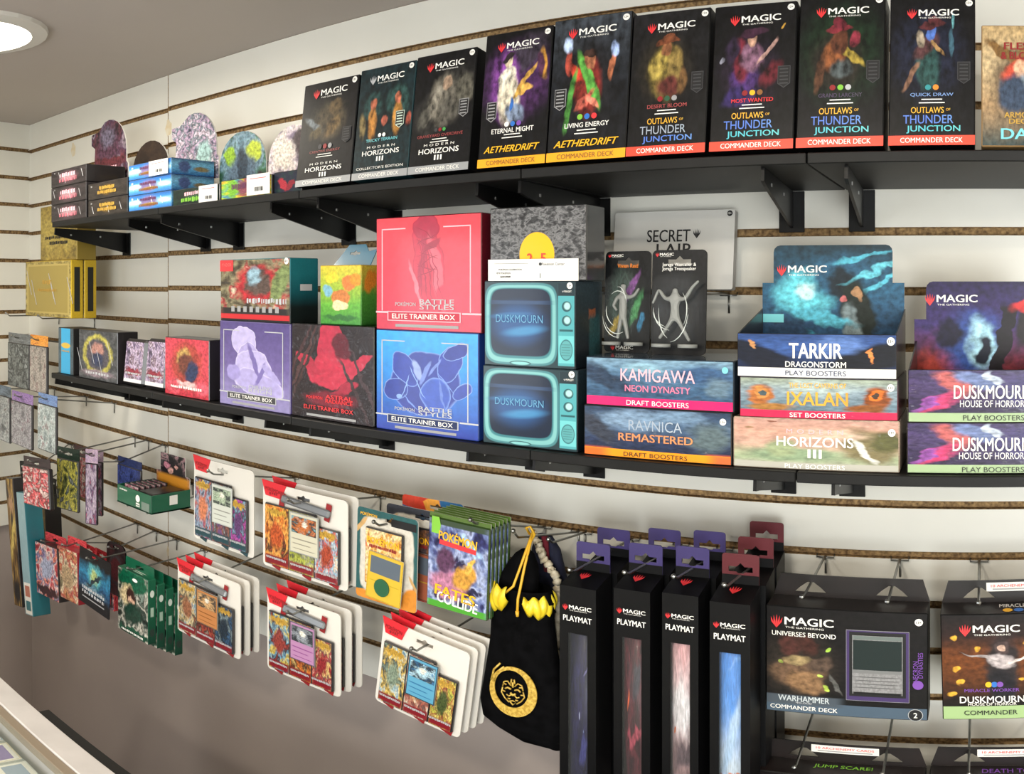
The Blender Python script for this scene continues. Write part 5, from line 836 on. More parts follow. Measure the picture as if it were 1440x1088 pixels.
for j in range(5, -1, -1):
    t = hang_root('booster_pack', 'violet and gold foil booster pack with green edge, front of six' if j == 0 else 'green edged foil booster pack, %s of six on one hook' % ['', 'second', 'third', 'fourth', 'fifth', 'last'][j], 'card pack', x+.002*j,   .955+.0068*j, z+.0008*j, 2, 0, 'green edged foil booster packs on one hook')
    c = carton('pouch', w_, .0056, h_, fx[0], mat('green_foil_side', '#2c401c', .25, coat=.6), None, t, .003); c.location.z = -h_
    slab('header_tab', [[(-w_/2, -.004), (w_/2, -.004), (w_/2, .006), (-w_/2, .006)]], .001, mat('green_foil', '#4f6a2c', .3, coat=.4), WB, t, (0, .003, 0))
    if j == 0:
        text(c, 'POKÉMON', 0, h_*.82, .016, YEL, w_*.62, -.001, bold=.03, rot=-4); printed(c, 'info_strip', SQ, REDP, .0, h_*.735, w_*.6, .007, -.001, rot=-4); text(c, 'FATES', -.002, h_*.2, .016, YEL, w_*.66, -.001, bold=.03, rot=-4); text(c, 'COLLIDE', .002, h_*.125, .016, WHITE, w_*.66, -.001, bold=.03, rot=-4)
        printed(c, 'info_strip', PENT, GREENP, -w_*.36, h_*.92, w_*.24, .016, -.001, rot=90)
hook(x+.03, 11, .94, z+.004, 'wire hook holding the green edged booster packs')

# ------------------------------------------------------------------ black drawstring bag
VEL = noisy('black_velvet', '#050506', '#0b0b0d', 60, .95); VEL.node_tree.nodes['Principled BSDF'].inputs['Specular IOR Level'].default_value = .05
SATIN = noisy('yellow_satin', '#d8b81c', '#f0d83a', 30, .3); CORD = mat('yellow_cord', '#d8a82c', .5); THREAD = noisy('gold_thread', '#a8842e', '#d8b85a', 200, .4)
def bag(name, label, x, Y, ztop, rows, m, seed, group):
    t = thing(name, label, 'bag', (x, Y, ztop), group=group); V = []; F = []; n = 40; rnd = random.Random(seed)
    ph = [rnd.uniform(0, 6) for _ in range(4)]
    for i, (z_, hw, hd, cx) in enumerate(rows):
        for k in range(n):
            a = 2*math.pi*k/n; g = 1+.05*math.sin(5*a+ph[0]+i*.15)+.03*math.sin(9*a+ph[1])
            ca, sa = math.cos(a), math.sin(a); V.append((cx+hw*math.copysign(abs(ca)**.8, ca), hd*g*math.copysign(abs(sa)**.8, sa), z_+.003*math.sin(4*a+ph[2])*(i == len(rows)-1)))
    for i in range(len(rows)-1):
        for k in range(n): F.append((i*n+k, i*n+(k+1) % n, (i+1)*n+(k+1) % n, (i+1)*n+k))
    F.append(tuple(range((len(rows)-1)*n, len(rows)*n)))
    me = mesh_py('bag', V, F)
    for p in me.polygons: p.use_smooth = True
    obj('pouch', me, m, t); return t
p0 = at(728, 838, .985); z0 = p0.z; bx = p0.x
PXM = .985*(1+math.tan(th(728))**2)/FX   # metres per picture column here
def br(dx, y): return (dx*PXM, at(728, y, .985).z-z0)
rows = []
for y, l, r in ((822, 697, 772), (838, 695, 778), (862, 694, 776), (900, 692, 780), (950, 684, 787), (990, 677, 792), (1012, 681, 796), (1026, 700, 797), (1034, 735, 796)):
    cx = ((l+r)/2-728)*PXM; hw = (r-l)/2*PXM; rows.append((at(728, y, .985).z-z0, hw, .022 if y < 1020 else .012, cx))
t = bag('drawstring_bag', 'black velvet drawstring bag with yellow lining and gold tiger emblem', bx, .985, z0, rows, VEL, 3, None)
# folded-out satin collar: a big open loop on the left and a short fold on the right
def loop(pp, rad, nm='lining_collar'):
    P = [Vector((br(px-728, 0)[0], yy, br(0, py)[1])) for px, py, yy in pp]; D_ = []
    for i in range(len(P)-1):
        p0_, p1_, p2_, p3_ = P[max(i-1, 0)], P[i], P[i+1], P[min(i+2, len(P)-1)]
        for k in range(6):
            u = k/6; D_.append(.5*((2*p1_)+(p2_-p0_)*u+(2*p0_-5*p1_+4*p2_-p3_)*u*u+(3*p1_-p0_-3*p2_+p3_)*u**3))
    D_.append(P[-1]); n_ = len(D_)
    obj(nm, tube_mesh(D_, [rad*(.55+.45*math.sin(math.pi*min(1, (i+2)/n_*1.05)))*(1+.025*math.sin(i*2.1)) for i in range(n_)], 12), SATIN, t, label='folded out yellow satin lining')
def ribbon(a0, a1, cx, rx, ry, z_hi, z_lo, amp, ph, nm='lining_collar'):
    V = []; F = []; n_ = 44; m_ = 6
    for i in range(n_+1):
        a = R(a0+(a1-a0)*i/n_); e_ = math.sin(math.pi*i/n_)**.5
        for j in range(m_):
            u = j/(m_-1); f = 1+amp*math.sin(i*.95+ph)*(.35+u)+.18*math.sin(math.pi*u)
            V.append((cx+rx*f*math.cos(a), ry*f*math.sin(a), z_hi+(z_lo*e_-z_hi)*u+.003*math.sin(i*.6+ph)))
    for i in range(n_):
        for j in range(m_-1): F.append((i*m_+j, (i+1)*m_+j, (i+1)*m_+j+1, i*m_+j+1))
    me = mesh_py('ribbon', V, F)
    for p in me.polygons: p.use_smooth = True
    o = obj(nm, me, SATIN, t, label='folded out yellow satin lining'); sd = o.modifiers.new('cloth', 'SOLIDIFY'); sd.thickness = .0014
ribbon(140, 268, rows[1][3]-.006, .035, .031, .021, -.018, .03, .4)
ribbon(-72, 30, rows[1][3]+.006, .034, .030, .010, -.020, .03, 1.7)
# gathered black neck above the collar, up to the hook
nk = bag('tmp', 'x', bx, .985, z0, [(.072, .006, .006, .012), (.066, .013, .010, .011), (.05, .022, .014, .008), (.03, .028, .016, .003), (.01, .030, .016, 0)], VEL, 5, None)
for ch in list(nk.children): ch.parent = t; ch.name = 'gathered_neck'
bpy.data.objects.remove(nk)
hz = ZK[11]-z0
top = (br(745-728, 742)[0], .01, br(0, 744)[1])
def cord(pts, nm='cord'): obj(nm, tube_mesh(pts, .0019, 8), CORD, t, label='yellow drawstring cord')
cord([top, (br(14, 0)[0], -.012, br(0, 780)[1]), (br(8, 0)[0], -.026, br(0, 815)[1]), (br(-8, 0)[0], -.029, br(0, 832)[1])])
cord([top, (br(17, 0)[0], -.014, br(0, 790)[1]), (br(16, 0)[0], -.029, br(0, 830)[1]), (br(16, 0)[0], -.031, br(0, 851)[1])])
cord([(top[0]-.004, .006, top[2]-.006), (top[0]-.006, .0, top[2]+.004), (top[0]+.002, -.002, top[2]+.008), (top[0]+.006, .002, top[2]-.004), (top[0], .004, top[2]-.014)])
obj('cord_end', tube_mesh([(br(16, 0)[0], -.031, br(0, 846)[1]), (br(17, 0)[0], -.032, br(0, 853)[1])], [.0028, .002], 8), CORD, t)
# emblem: crescent ring and tiger face in gold thread
ex, ez = br(723-728+12, 965)[0], br(0, 962)[1]; ey = -.0255
ringo = [(1.02*.036*math.cos(2*math.pi*k/36), .041*math.sin(2*math.pi*k/36)) for k in range(36)]
ringi = [(-.0035+.0265*math.cos(2*math.pi*k/30), .0035+.031*math.sin(2*math.pi*k/30)) for k in range(30)]
em = slab('emblem', [ringo, ringi], .0015, THREAD, THREAD, t, (ex, ey, ez), (0, R(12), 0), label='gold embroidered ring with tiger face')
def stroke(pts, wd=.0011): obj('stitching', tube_mesh([(ex+p[0], ey+.0002, ez+p[1]) for p in pts], wd, 5), THREAD, t)
for s in (-1, 1):
    stroke([(s*.003, .010), (s*.008, .016), (s*.014, .014), (s*.016, .006)]); stroke([(s*.003, .004), (s*.008, .006), (s*.012, .003)], .0014)
    stroke([(s*.016, .004), (s*.018, -.004), (s*.013, -.012), (s*.006, -.018)]); stroke([(s*.002, -.004), (s*.006, -.008), (s*.010, -.006)]); stroke([(s*.004, -.012), (s*.008, -.012)]); stroke([(s*.010, .010), (s*.015, .011)]); stroke([(s*.012, -.002), (s*.016, -.001)]); stroke([(s*.003, .014), (s*.002, .021)])
stroke([(0, .016), (0, .008)], .0016); stroke([(-.004, -.002), (0, -.005), (.004, -.002)], .0018); stroke([(-.005, -.016), (0, -.014), (.005, -.016), (0, -.021), (-.005, -.016)], .0012)
stroke([(-.034, .012), (-.030, .03), (-.02, .042)], .0016); stroke([(-.030, .010), (-.026, .026), (-.014, .038)], .0014)
for k in range(16):
    a = R(-120+12*k); stroke([(.029*math.cos(a), .034*math.sin(a)), (.0335*math.cos(a+.06), .0385*math.sin(a+.06))], .0007)
hook(bx+br(10, 0)[0], 11, .955, z0+br(0, 745)[1]-.004, 'wire hook holding the black velvet bag', rise=.012)
# dark bag with cream knitted strap behind it
rows2 = [(0, .012, .008, 0), (-.02, .022, .012, .004), (-.06, .028, .014, .008), (-.14, .032, .014, .010), (-.19, .03, .012, .010), (-.2, .02, .008, .010)]
p1 = at(765, 752, 1.06)
t2 = bag('drawstring_bag', 'navy and maroon drawstring bag with cream knitted strap, behind black one', p1.x, 1.06, p1.z, rows2, noisy('navy_wool', '#0d1026', '#161a34', 80, .9), 9, None)
pts = [at(748, 748, 1.045), at(757, 765, 1.035), at(764, 785, 1.03), at(780, 806, 1.03), at(787, 835, 1.03), at(784, 880, 1.03), at(780, 935, 1.03)]
dense = []
for a, c in zip(pts, pts[1:]):
    for k in range(14): dense.append(a.lerp(c, k/14))
obj('knitted_strap', tube_mesh([p-Vector(t2.location)+Vector((.0016*math.sin(i*1.9), 0, .0016*math.cos(i*2.3))) for i, p in enumerate(dense)], [.0052+.0016*math.sin(i*1.35) for i in range(len(dense))], 8), noisy('cream_wool', '#b8ab92', '#ddd4c0', 120, .95), t2, label='cream knitted strap')
obj('maroon_strap', tube_mesh([Vector((.008, -.012, .004)), Vector((.012, -.016, -.02)), Vector((.012, -.012, -.05))], .005, 8), mat('maroon_wool', '#6a1424', .9), t2)
hook(p1.x+.024, 11, 1.03, p1.z-.003, 'wire hook holding the navy and maroon bag')

# ------------------------------------------------------------------ tall playmat boxes on hooks
def playmat(label, pl, pr, pe, Y, win, tabm, seed, name='playmat_box', hk=True, detail=True, z=None, x=None, w=None):
    if x is None:
        a = at(pl, pe, Y); r_ = at(pr, pe, Y); x = (a.x+r_.x)/2; w = r_.x-a.x; z = at((pl+pr)/2, pe, Y).z
    t = hang_root(name, label, 'box', x, Y, z, 0, 0, 'boxed playmats on hooks'); h_ = .40; d = .046
    wu, wv0, wv1 = .27, .03, .83
    fm = BLACKCARD
    # carton with a recessed window: frame pieces around the rolled mat
    for nm, x0, x1, z0_, z1 in (('carton_front', -w/2, -w*wu, -h_, 0), ('carton_front', w*wu, w/2, -h_, 0), ('carton_front', -w*wu, w*wu, -h_*(1-wv1), 0), ('carton_front', -w*wu, w*wu, -h_, -h_*(1-wv0))):
        q = carton(nm, x1-x0, .0015, z1-z0_, fm, BLACKCARD, None, t, 0); q.location = ((x0+x1)/2, 0, z0_)
    for s in (-1, 1):
        q = carton('carton_side', .0015, d-.003, h_, BLACKCARD, BLACKCARD, None, t, 0); q.location = (s*(w/2-.00075), .0015, -h_)
    q = carton('carton_back', w, .0015, h_, BLACKCARD, BLACKCARD, None, t, 0); q.location = (0, d-.0015, -h_)
    me = mesh_py('lid', [(-w/2, 0, 0), (w/2, 0, 0), (w/2, d, .010), (-w/2, d, .010), (-w/2, d, 0), (w/2, d, 0)], [(0, 1, 2, 3), (0, 3, 4), (1, 5, 2), (0, 4, 5, 1), (3, 2, 5, 4)]); lid = obj('sloped_lid', me, BLACKCARD, t)
    V = []; F = []; n = 20
    for zz in (-h_+.005, -.02):
        for k in range(n): V.append((w*.40*math.cos(2*math.pi*k/n), d/2+d*.40*math.sin(2*math.pi*k/n), zz))
    for k in range(n): F.append((k, (k+1) % n, n+(k+1) % n, n+k))
    F += [tuple(range(n))[::-1], tuple(range(n, 2*n))]
    me = mesh_py('roll', V, F); uv = me.uv_layers.new(name='UVMap')
    for p in me.polygons:
        p.use_smooth = len(p.vertices) == 4
        for li in p.loop_indices:
            c = me.vertices[me.loops[li].vertex_index].co; uv.data[li].uv = (c.x/w+.5, (c.z+h_)/h_)
    obj('rolled_mat', me, win, t, label='rolled printed mat behind the window')
    pn = carton('window_film', w*wu*2, .0006, h_*(wv1-wv0), PLAST, PLAST, None, t, 0); pn.location = (0, .0008, -h_*(1-wv0))
    slab('hang_tab', [rrect(w*.95, .046, .004), euro(0, .026, w*.62, .010)], .0012, tabm, tabm, t, (0, d-.001, .004)); printed(t, 'tab_base', SQ, BLACKCARD, 0, .013, w*.95, .018, d-.0014)
    if detail:
        wordmark(t, -.02*w, -.030, .80*w); text(t, 'PLAYMAT', 0, -.046, .008, WHITE, .78*w, -.0008, bold=.02)
        # emblem on the sloped lid
        for dx, top_, in ((0, .62), (-.19, .54), (.19, .54), (-.37, .40), (.37, .40)):
            me = mesh_py('emblem', [(0, 0, -.55), (dx*.9+.085, 0, .02), (dx*1.2+.03, 0, top_), (dx*.9-.085, 0, .02)], [(0, 1, 2, 3)]); me.materials.append(REDP)
            o = bpy.data.objects.new('emblem', me); link(o, t); o.location = (0, d*.42, .0105); o.scale = (.016, 1, .016); o.rotation_euler = (R(-78), 0, 0)
        # embossed letters low on the side of the window frame
        text(t, 'UP', 0, -.345, .04, DGREY, .5*w, -.001)
    if hk: hook(x, 11, Y-.022, z+.026, 'wire hook holding the '+label.replace(' in its window', ''), rise=.006)
    return t, x, z, w
PT = mat('purple_tab', '#3c3368', .4); MT = mat('maroon_tab', '#5c2028', .4)
w1 = art('mat_art_indigo', ('n', 4, ['#0e0c20', '#161332', '#221e48', '#100e22']), [('e', .6, .35, .1, .05, 20, '#3a3a78', .5), ('e', .5, .5, .01, .01, 0, '#c8d0f0', .4), ('e', .62, .42, .01, .008, 0, '#a0b0e8', .4), ('e', .66, .7, .06, .006, 20, '#5a5488', .4)], .06, 7, .4, 30, .35, .1, 120)
w2 = art('mat_art_maroon', ('n', 4, ['#160c12', '#33141a', '#5a222c', '#120e14']), [('e', .35, .6, .05, .03, 70, '#c85a30', .4), ('e', .55, .45, .2, .03, 10, '#9a4050', .5), ('e', .6, .68, .12, .06, 30, '#34303a', .5)], .08, 7, .45, 30, .35, .1, 121)
w3 = art('mat_art_rose', ('v', '#4a3c40', '#6a5050', '#a88a8c', '#c8c0c4', '#c8989c', '#d0a0a0'), [('e', .5, .58, .3, .08, 0, '#d0ccd0', .6), ('e', .3, .5, .06, .015, 30, '#c8683c', .4), ('e', .6, .4, .3, .06, 0, '#5a4a50', .6)], .08, 6, .3, 24, .35, .1, 122)
w4 = art('mat_art_sky', ('v', '#6a7a98', '#8a9ab8', '#c8d8e8', '#5a90d8', '#4a84d4', '#78a4dc'), [('e', .7, .72, .3, .09, 0, '#6a9cdc', .05), ('e', .7, .7, .34, .10, 0, '#4a86d4', .12), ('e', .5, .36, .4, .008, 4, '#d88a6a', .4), ('e', .5, .5, .3, .06, 30, '#a8c4e4', .6)], .04, 6, .2, 24, .35, .1, 123)
specs = [((787, 838), 826, w1, PT, 'black playmat box with indigo starry roll in its window', .968), ((863, 914), 830, w2, PT, 'black playmat box with dark red roll in its window', .966), ((931, 982), 836, w3, PT, 'black playmat box with misty rose roll in its window', .962), ((998, 1055), 848, w4, MT, 'black playmat box with sky blue roll in its window', .955)]
for i, ((a, c), e, wm_, tb, lb, Y) in enumerate(specs):
    t, x, z, w_ = playmat(lb, a, c, e, Y, wm_, tb, 130+i)
    nb = 2 if i == 3 else 1
    for j in range(nb):
        playmat(['second black playmat box behind the indigo roll one', 'second black playmat box behind the dark red roll one', 'second black playmat box behind the misty rose roll one', 'second black playmat box behind the sky blue roll one'][i] if j == 0 else 'third black playmat box behind the sky blue roll one', 0, 0, 0, Y+.056*(j+1), [w2, w1, w2, w1][i], tb, 140+i, hk=False, detail=False, z=z+.006*(j+1), x=x+.004, w=w_)

# ------------------------------------------------------------------ wide boxed decks at lower right
def wide_deck(label, hl, pl, pr, pe, pb, Y, artm, seed, topm, hookrow, h=None, roll=0, d=.042, tilt=0):
    a = at(pl, pe, Y); r_ = at(pr, pe, Y); w_ = r_.x-a.x; x = (a.x+r_.x)/2; pc = min(1330, (pl+pr)/2); z = at(pc, pe, Y).z; h_ = h or z-at(pc, pb, Y).z
    t = hang_root('card_deck_box', label, 'box', x, Y, z, roll, 0, 'wide boxed decks on hooks')
    c = carton('carton', w_, d, h_, artm, BLACKCARD, topm, t); c.location.z = -h_
    fl = [(-w_*.5, 0), (w_*.5, 0), (w_*.455, .030), (-w_*.455, .030)]
    holes = [[(u*w_-.020, .006), (u*w_+.020, .006), (u*w_+.013, .013), (u*w_+.004, .020), (u*w_-.004, .020), (u*w_-.013, .013)] for u in (-.26, .26)]
    f = slab('hang_flange', [fl]+holes, .0014, topm, topm, t, (0, d-.001, 0))
    for u, nm in ((-.26, 'left'), (.26, 'right')):
        hook(x+u*w_, hookrow, Y-.012, z+.016, '%s wire hook holding the %s' % (nm, hl), rise=.003)
    b = Box(); b.t = t; b.c = c; b.w = w_; b.h = h_; b.fl = f; b.d = d
    b.X = lambda u: (u-.5)*w_
    b.Z = lambda v: v*h_
    b.text = lambda s, u, v, hh, m, ww=None, **k: text(c, s, b.X(u), b.Z(v), hh*h_, m, ww*w_ if ww else None, **k)
    return b
DARKTOP = noisy('black_brown_card', '#131011', '#221817', 8, .4)
wa = art('warrior_deck_art', '#100e10', [('e', .2, .45, .24, .3, 0, '#2a2420', .5), ('e', .2, .4, .16, .14, 10, '#6a5240', .4), ('e', .24, .3, .12, .1, -20, '#8a6a4c', .4), ('e', .15, .66, .07, .09, 0, '#4a2a26', .4), ('e', .26, .67, .06, .09, 0, '#40241f', .4), ('e', .2, .52, .08, .05, 0, '#9a8660', .4), ('e', .33, .48, .08, .06, 30, '#54443a', .4), ('e', .38, .62, .018, .02, 0, '#9ac04a', .3), ('e', .33, .37, .018, .02, 0, '#b8d060', .3), ('e', .37, .27, .02, .022, 0, '#a8c050', .3), ('e', .1, .5, .02, .02, 0, '#98a850', .3), ('e', .43, .3, .015, .1, 20, '#5a5a58', .4), ('R', .5, .055, .5, .06, 0, '#4a5b6c', .02), ('R', .22, .13, .25, .045, 0, '#49525c', .25)], .05, 7, .4, 22, .3, .4, 150)
B = wide_deck('black wide boxed deck with purple framed grey card and bronze warrior', 'box with the purple framed card', 1077, 1305, 858, 1008, 1.0, wa, 150, DARKTOP, 11)
wordmark(B.c, B.X(.225), B.Z(.865), .40*B.w); B.text('UNIVERSES BEYOND', .24, .755, .042, WHITE, .4, bold=.01); B.text('WARHAMMER', .24, .145, .055, mat('print_pale_steel', '#c8d0d4', .35), .32, bold=.015); B.text('40,000', .24, .105, .02, SILVERP, .1); B.text('COMMANDER DECK', .24, .055, .04, WHITE, .42, bold=.012)
age_badge(B.c, B.X(.945), B.Z(.92), .05*B.w)
PF = mat('purple_frame', '#402f62', .4)
for sx_, sz_, m_, yy in ((.385, .66, GREYP, -.0004), (.38, .652, PF, -.0006), (.345, .60, BLACKP, -.0009)): printed(B.c, 'card_frame', SQ, m_, B.X(.695), B.Z(.5+(0 if yy > -.0008 else .015)), sx_*B.w, sz_*B.h, yy)
q = carton('showcase_card', .31*B.w, .001, .55*B.h, art('showcase_art', '#8a8a8c', [('R', .5, .96, .48, .03, 0, '#6a7472', .1), ('R', .5, .67, .48, .25, 0, '#1f2a2a', .02), ('e', .55, .66, .2, .12, 0, '#43302a', .5), ('e', .4, .75, .3, .06, 20, '#3c5650', .6), ('e', .6, .8, .1, .06, 0, '#5a6a68', .6), ('R', .5, .39, .48, .025, 0, '#77797a', .1)]+[('R', .48, .3-.06*k, .42, .008, 0, '#5c5c5e', .4) for k in range(4)]+[('R', .5, .02, .48, .02, 0, '#1a1a1c', .1)], .02, 8, .2, 24, .3, .5, 151), BLACKP, None, B.c, .0003); q.location = (B.X(.695), -.0022, B.Z(.24))
for k, s in enumerate(('NECRON', 'DYNASTIES')): text(B.c, s, B.X(.925+.03*k), B.Z(.47+.06*k), .006, PURPP, .03+.006*k, rot=90)
printed(B.c, 'badge', DISC, PURPP, B.X(.94), B.Z(.345), .013, .013); printed(B.c, 'badge', DISC, SILVERP, B.X(.925), B.Z(.055), .018, .018); printed(B.c, 'badge', DISC, BLACKP, B.X(.925), B.Z(.055), .0165, .0165, -.0011); B.text('2', .925, .055, .05, WHITE, .022, y=-.0015, bold=.02)
wb = art('moth_deck_art', ('v', '#100d0e', '#1a1210', '#5a3218', '#6a3a1a', '#2a1a18', '#121012'), [('e', .38, .5, .1, .3, 0, '#2c2628', .4), ('e', .38, .56, .085, .07, 0, '#b8aeb0', .3), ('e', .38, .69, .05, .06, 0, '#4a3c3c', .25), ('e', .38, .68, .025, .03, 0, '#c8a898', .25), ('e', .5, .6, .12, .012, 35, '#c8c0bc', .3), ('e', .26, .6, .12, .012, -20, '#a09898', .3), ('e', .38, .32, .08, .16, 0, '#1c1a20', .4)]+[('e', a, c, .022, .022, 30, '#e0a83a', .4) for a, c in ((.08, .78), (.22, .68), (.54, .72), (.1, .5), (.12, .36), (.5, .4), (.58, .5), (.58, .26), (.64, .86), (.06, .26), (.8, .7), (.9, .5))]+[('R', .5, .065, .5, .068, 0, '#9cb882', .02)], .05, 8, .35, 24, .3, .4, 152)
B2 = wide_deck('black wide boxed deck with golden moths and pale green band', 'box with golden moths', 1322, 1548, 862, 1010, 1.0, wb, 152, DARKTOP, 11, roll=-1.2)
wordmark(B2.c, B2.X(.3), B2.Z(.86), .38*B2.w); B2.text('MIRACLE WORKER', .31, .29, .032, PURPP, .34, bold=.01); B2.text('DUSKMOURN', .31, .2, .065, WHITE, .4, bold=.015); B2.text('HOUSE OF HORROR', .31, .155, .028, WHITE, .3); B2.text('COMMANDER', .3, .07, .045, BLACKP, .33, bold=.005)
for i, m_ in enumerate((YEL, BLUEP, PURPP)): printed(B2.c, 'mana_symbol', DISC, m_, B2.X(.29+.035*i), B2.Z(.345), .008, .008)
RSTK = mat('white_sticker', '#e6e4e0', .35)
def lidprint(b, s, col, u, sticker=True):
    text_o = text(b.c, s, b.X(u), 0, .011, col, .36*b.w, bold=.01); text_o.location = (b.X(u), b.d*.62, b.h+.0006); text_o.rotation_euler = (R(-90), 0, 0)
    if sticker:
        q = printed(b.fl, 'sticker', SQ, RSTK, .0, .021, b.w*.42, .012, -.0004); text(b.fl, '10 ARCHENEMY CARDS', 0, .0225, .0035, REDP, b.w*.36, -.0008, bold=.01); printed(b.fl, 'fine_print', SQ, GREYP, 0, .018, b.w*.34, .0016, -.0008)
lidprint(B2, 'MIRACLE WORKER', WHITE, .55)
for i, m_ in enumerate((YEL, BLUEP)):
    o = printed(B2.c, 'mana_symbol', DISC, m_, B2.X(.42+.07*i), 0, .012, .012); o.location = (B2.X(.42+.07*i), B2.d*.25, B2.h+.0007); o.rotation_euler = (R(-90), 0, 0)
B3 = wide_deck('black wide boxed deck with green jump scare lettering, cut off below', 'jump scare box', 1065, 1300, 1094, 0, 1.0, wb, 153, DARKTOP, 14, h=.15)
lidprint(B3, 'JUMP SCARE!', GREENP, .5)
B4 = wide_deck('black wide boxed deck with purple death toll lettering, cut off below', 'death toll box', 1306, 1540, 1098, 0, 1.0, wb, 154, DARKTOP, 14, h=.15)
lidprint(B4, 'DEATH TOLL', PURPP, .5)

# ------------------------------------------------------------------ silver panel and two miniatures above the pink banded box
for px, lb in ((872, 'left wire hook under the silver panel'), (1026, 'right wire hook under the silver panel')):
    hook(WY*math.tan(th(px)), 6, 1.03, ZK[6]-.002, lb)
x, z, w_, h_ = anchor(860, 1030, 297, 397, 1.105)
z = at(945, 296, 1.12).z; h_ = z-(ZK[6]+.0025)
t = thing('boxed_card_set', 'brushed silver flat box with black lettering, leaning above the figure blisters', 'box', (x, 1.105, ZK[6]+.0025), (R(-7), 0, 0))
c = slab('carton', [rrect(w_, h_, .003)], .014, noisy('brushed_silver', '#cfcdc8', '#d6d4cf', 4, .32), mat('silver_edge', '#9a9894', .4), t)
text(c, 'SECRET', -.006, h_*.68, .017, BLACKP, w_*.36, bold=.01); text(c, 'LAIR', .004, h_*.50, .017, BLACKP, w_*.30, bold=.01); age_badge(c, w_*.46, h_*.95, .008, BLACKP, WHITE); flame(c, w_*.2, h_*.7, .012, BLACKP)
def mini(label, pl, pr, pt, Y, shapes, seed, bgc, title, yaw=0):
    x, z, w_, h_ = anchor(pl, pr, pt, 490, Y); zb_ = b2.zt; h_ = z-zb_-.0006
    t = thing('figure_blister', label, 'blister', (x, Y, zb_+.0004), (R(-3), 0, R(yaw)), group='boxed miniatures on the pink banded box')
    bk = slab('backing', [rrect(w_, h_, .006), euro(0, h_-.014, .03, .009)], .002, art('mini_back_%d' % seed, bgc, shapes, .05, 8, .4, 24, .3, .4, seed), BLACKCARD, t)
    # formed plastic bubble, rounded, with the unpainted figure inside
    bw, bh, bd = w_*.84, h_*.72, .028; V = []; F = []; n = 32
    prof = [(1.04, 0), (1.0, .006), (.97, .016), (.9, .025), (.7, bd), (.0, bd)]
    for s, y_ in prof:
        for k in range(n):
            a = 2*math.pi*k/n; ca, sa = math.cos(a), math.sin(a); V.append((bw/2*s*math.copysign(abs(ca)**.45, ca), -y_, h_*.42+bh/2*s*math.copysign(abs(sa)**.45, sa)))
    for i in range(len(prof)-1):
        for k in range(n): F.append((i*n+k, i*n+(k+1) % n, (i+1)*n+(k+1) % n, (i+1)*n+k))
    me = mesh_py('bubble', V, F)
    for p in me.polygons: p.use_smooth = True
    obj('plastic_bubble', me, PLAST, t)
    FIG = mat('unpainted_grey_resin', '#8d8f8c', .55)
    # small standing figure grown from a skeleton
    me = bpy.data.meshes.new('fig'); S = h_*.58; zf = h_*.12
    P = [(0, .45), (0, .62), (0, .76), (0, .86), (-.12, .72), (-.2, .58), (-.12, .5), (.13, .72), (.24, .76), (.33, .88), (-.06, .24), (-.1, .02), (.07, .24), (.12, .02), (0, .95)]
    if seed == 161: P = [(p[0]*1.5, .12+p[1]*.8) for p in P]; P[5] = (-.32, .86); P[6] = (-.44, .62); P[9] = (.46, 1.0); P[8] = (.34, .9); P[11] = (-.3, .05); P[13] = (.3, .02)
    E = [(0, 1), (1, 2), (2, 3), (3, 14), (2, 4), (4, 5), (5, 6), (2, 7), (7, 8), (8, 9), (0, 10), (10, 11), (0, 12), (12, 13)]
    me.from_pydata([(p[0]*S*.9, -.013, zf+p[1]*S) for p in P], E, [])
    o = obj('figure', me, FIG, t, label='unpainted grey figure'); sk = o.modifiers.new('skin', 'SKIN')
    rad = [.09, .1, .08, .055, .06, .045, .03, .06, .045, .035, .06, .045, .06, .045, .07]
    for v, r_ in zip(me.skin_vertices[0].data, rad): v.radius = (r_*S*.8, r_*S*.6)
    me.skin_vertices[0].data[0].use_root = True
    ss = o.modifiers.new('sub', 'SUBSURF'); ss.levels = 1; ss.render_levels = 1
    for k in range(2):
        xx = (-.24+.48*k)*w_
        obj('figure_base', merge([tube_mesh([(xx, -.013, zf-.006), (xx, -.013, zf-.002)], .012, 14)]), FIG, t)
    for i_, tl in enumerate(title): text(bk, tl, 0, h_*(.855-.04*i_), .0052, ORANGEP if seed == 160 else WHITE, w_*(.45 if seed == 160 else .62), bold=.01)
    wordmark(bk, -w_*.27, h_*.955, w_*.34)
    if seed == 160: wordmark(bk, -w_*.1, h_*.045, w_*.5)
    rr = random.Random(seed)                       # ridges of the clear bubble, pale tubes imitating its highlights
    for i_ in range(5):
        a0 = rr.uniform(0, 6.3); sx_ = rr.uniform(.5, .95); sz_ = rr.uniform(.45, .95)
        obj('ridge_highlight', tube_mesh([(bw*.46*sx_*math.cos(a0+q*.28), -.0285-.001*math.sin(q), h_*.42+bh*.46*sz_*math.sin(a0+q*.28)) for q in range(6)], [.0002, .0004, .0006, .0006, .0004, .0002], 6), mat('ridge_highlight', '#d4dad6', .15, spec=.8), t)
    return t
mini('black figure blister with rainbow sheen, left of the two miniatures', 849, 913, 353, .965, [('e', .4, .5, .3, .3, 0, '#3a4a44', .5), ('e', .7, .45, .2, .06, 50, '#4a8a58', .5), ('e', .6, .65, .2, .05, 40, '#7a4a88', .5), ('e', .3, .3, .2, .06, 30, '#a08a40', .5), ('e', .8, .3, .1, .05, 60, '#3a7aa0', .5)], 160, '#141618', ['Vivien Reid'])
mini('black figure blister with grey winged figure, right of the two miniatures', 915, 992, 351, .955, [('e', .5, .45, .4, .3, 0, '#24262a', .5)], 161, '#101114', ['Joraga Warcaller &', 'Joraga Treespeaker'])

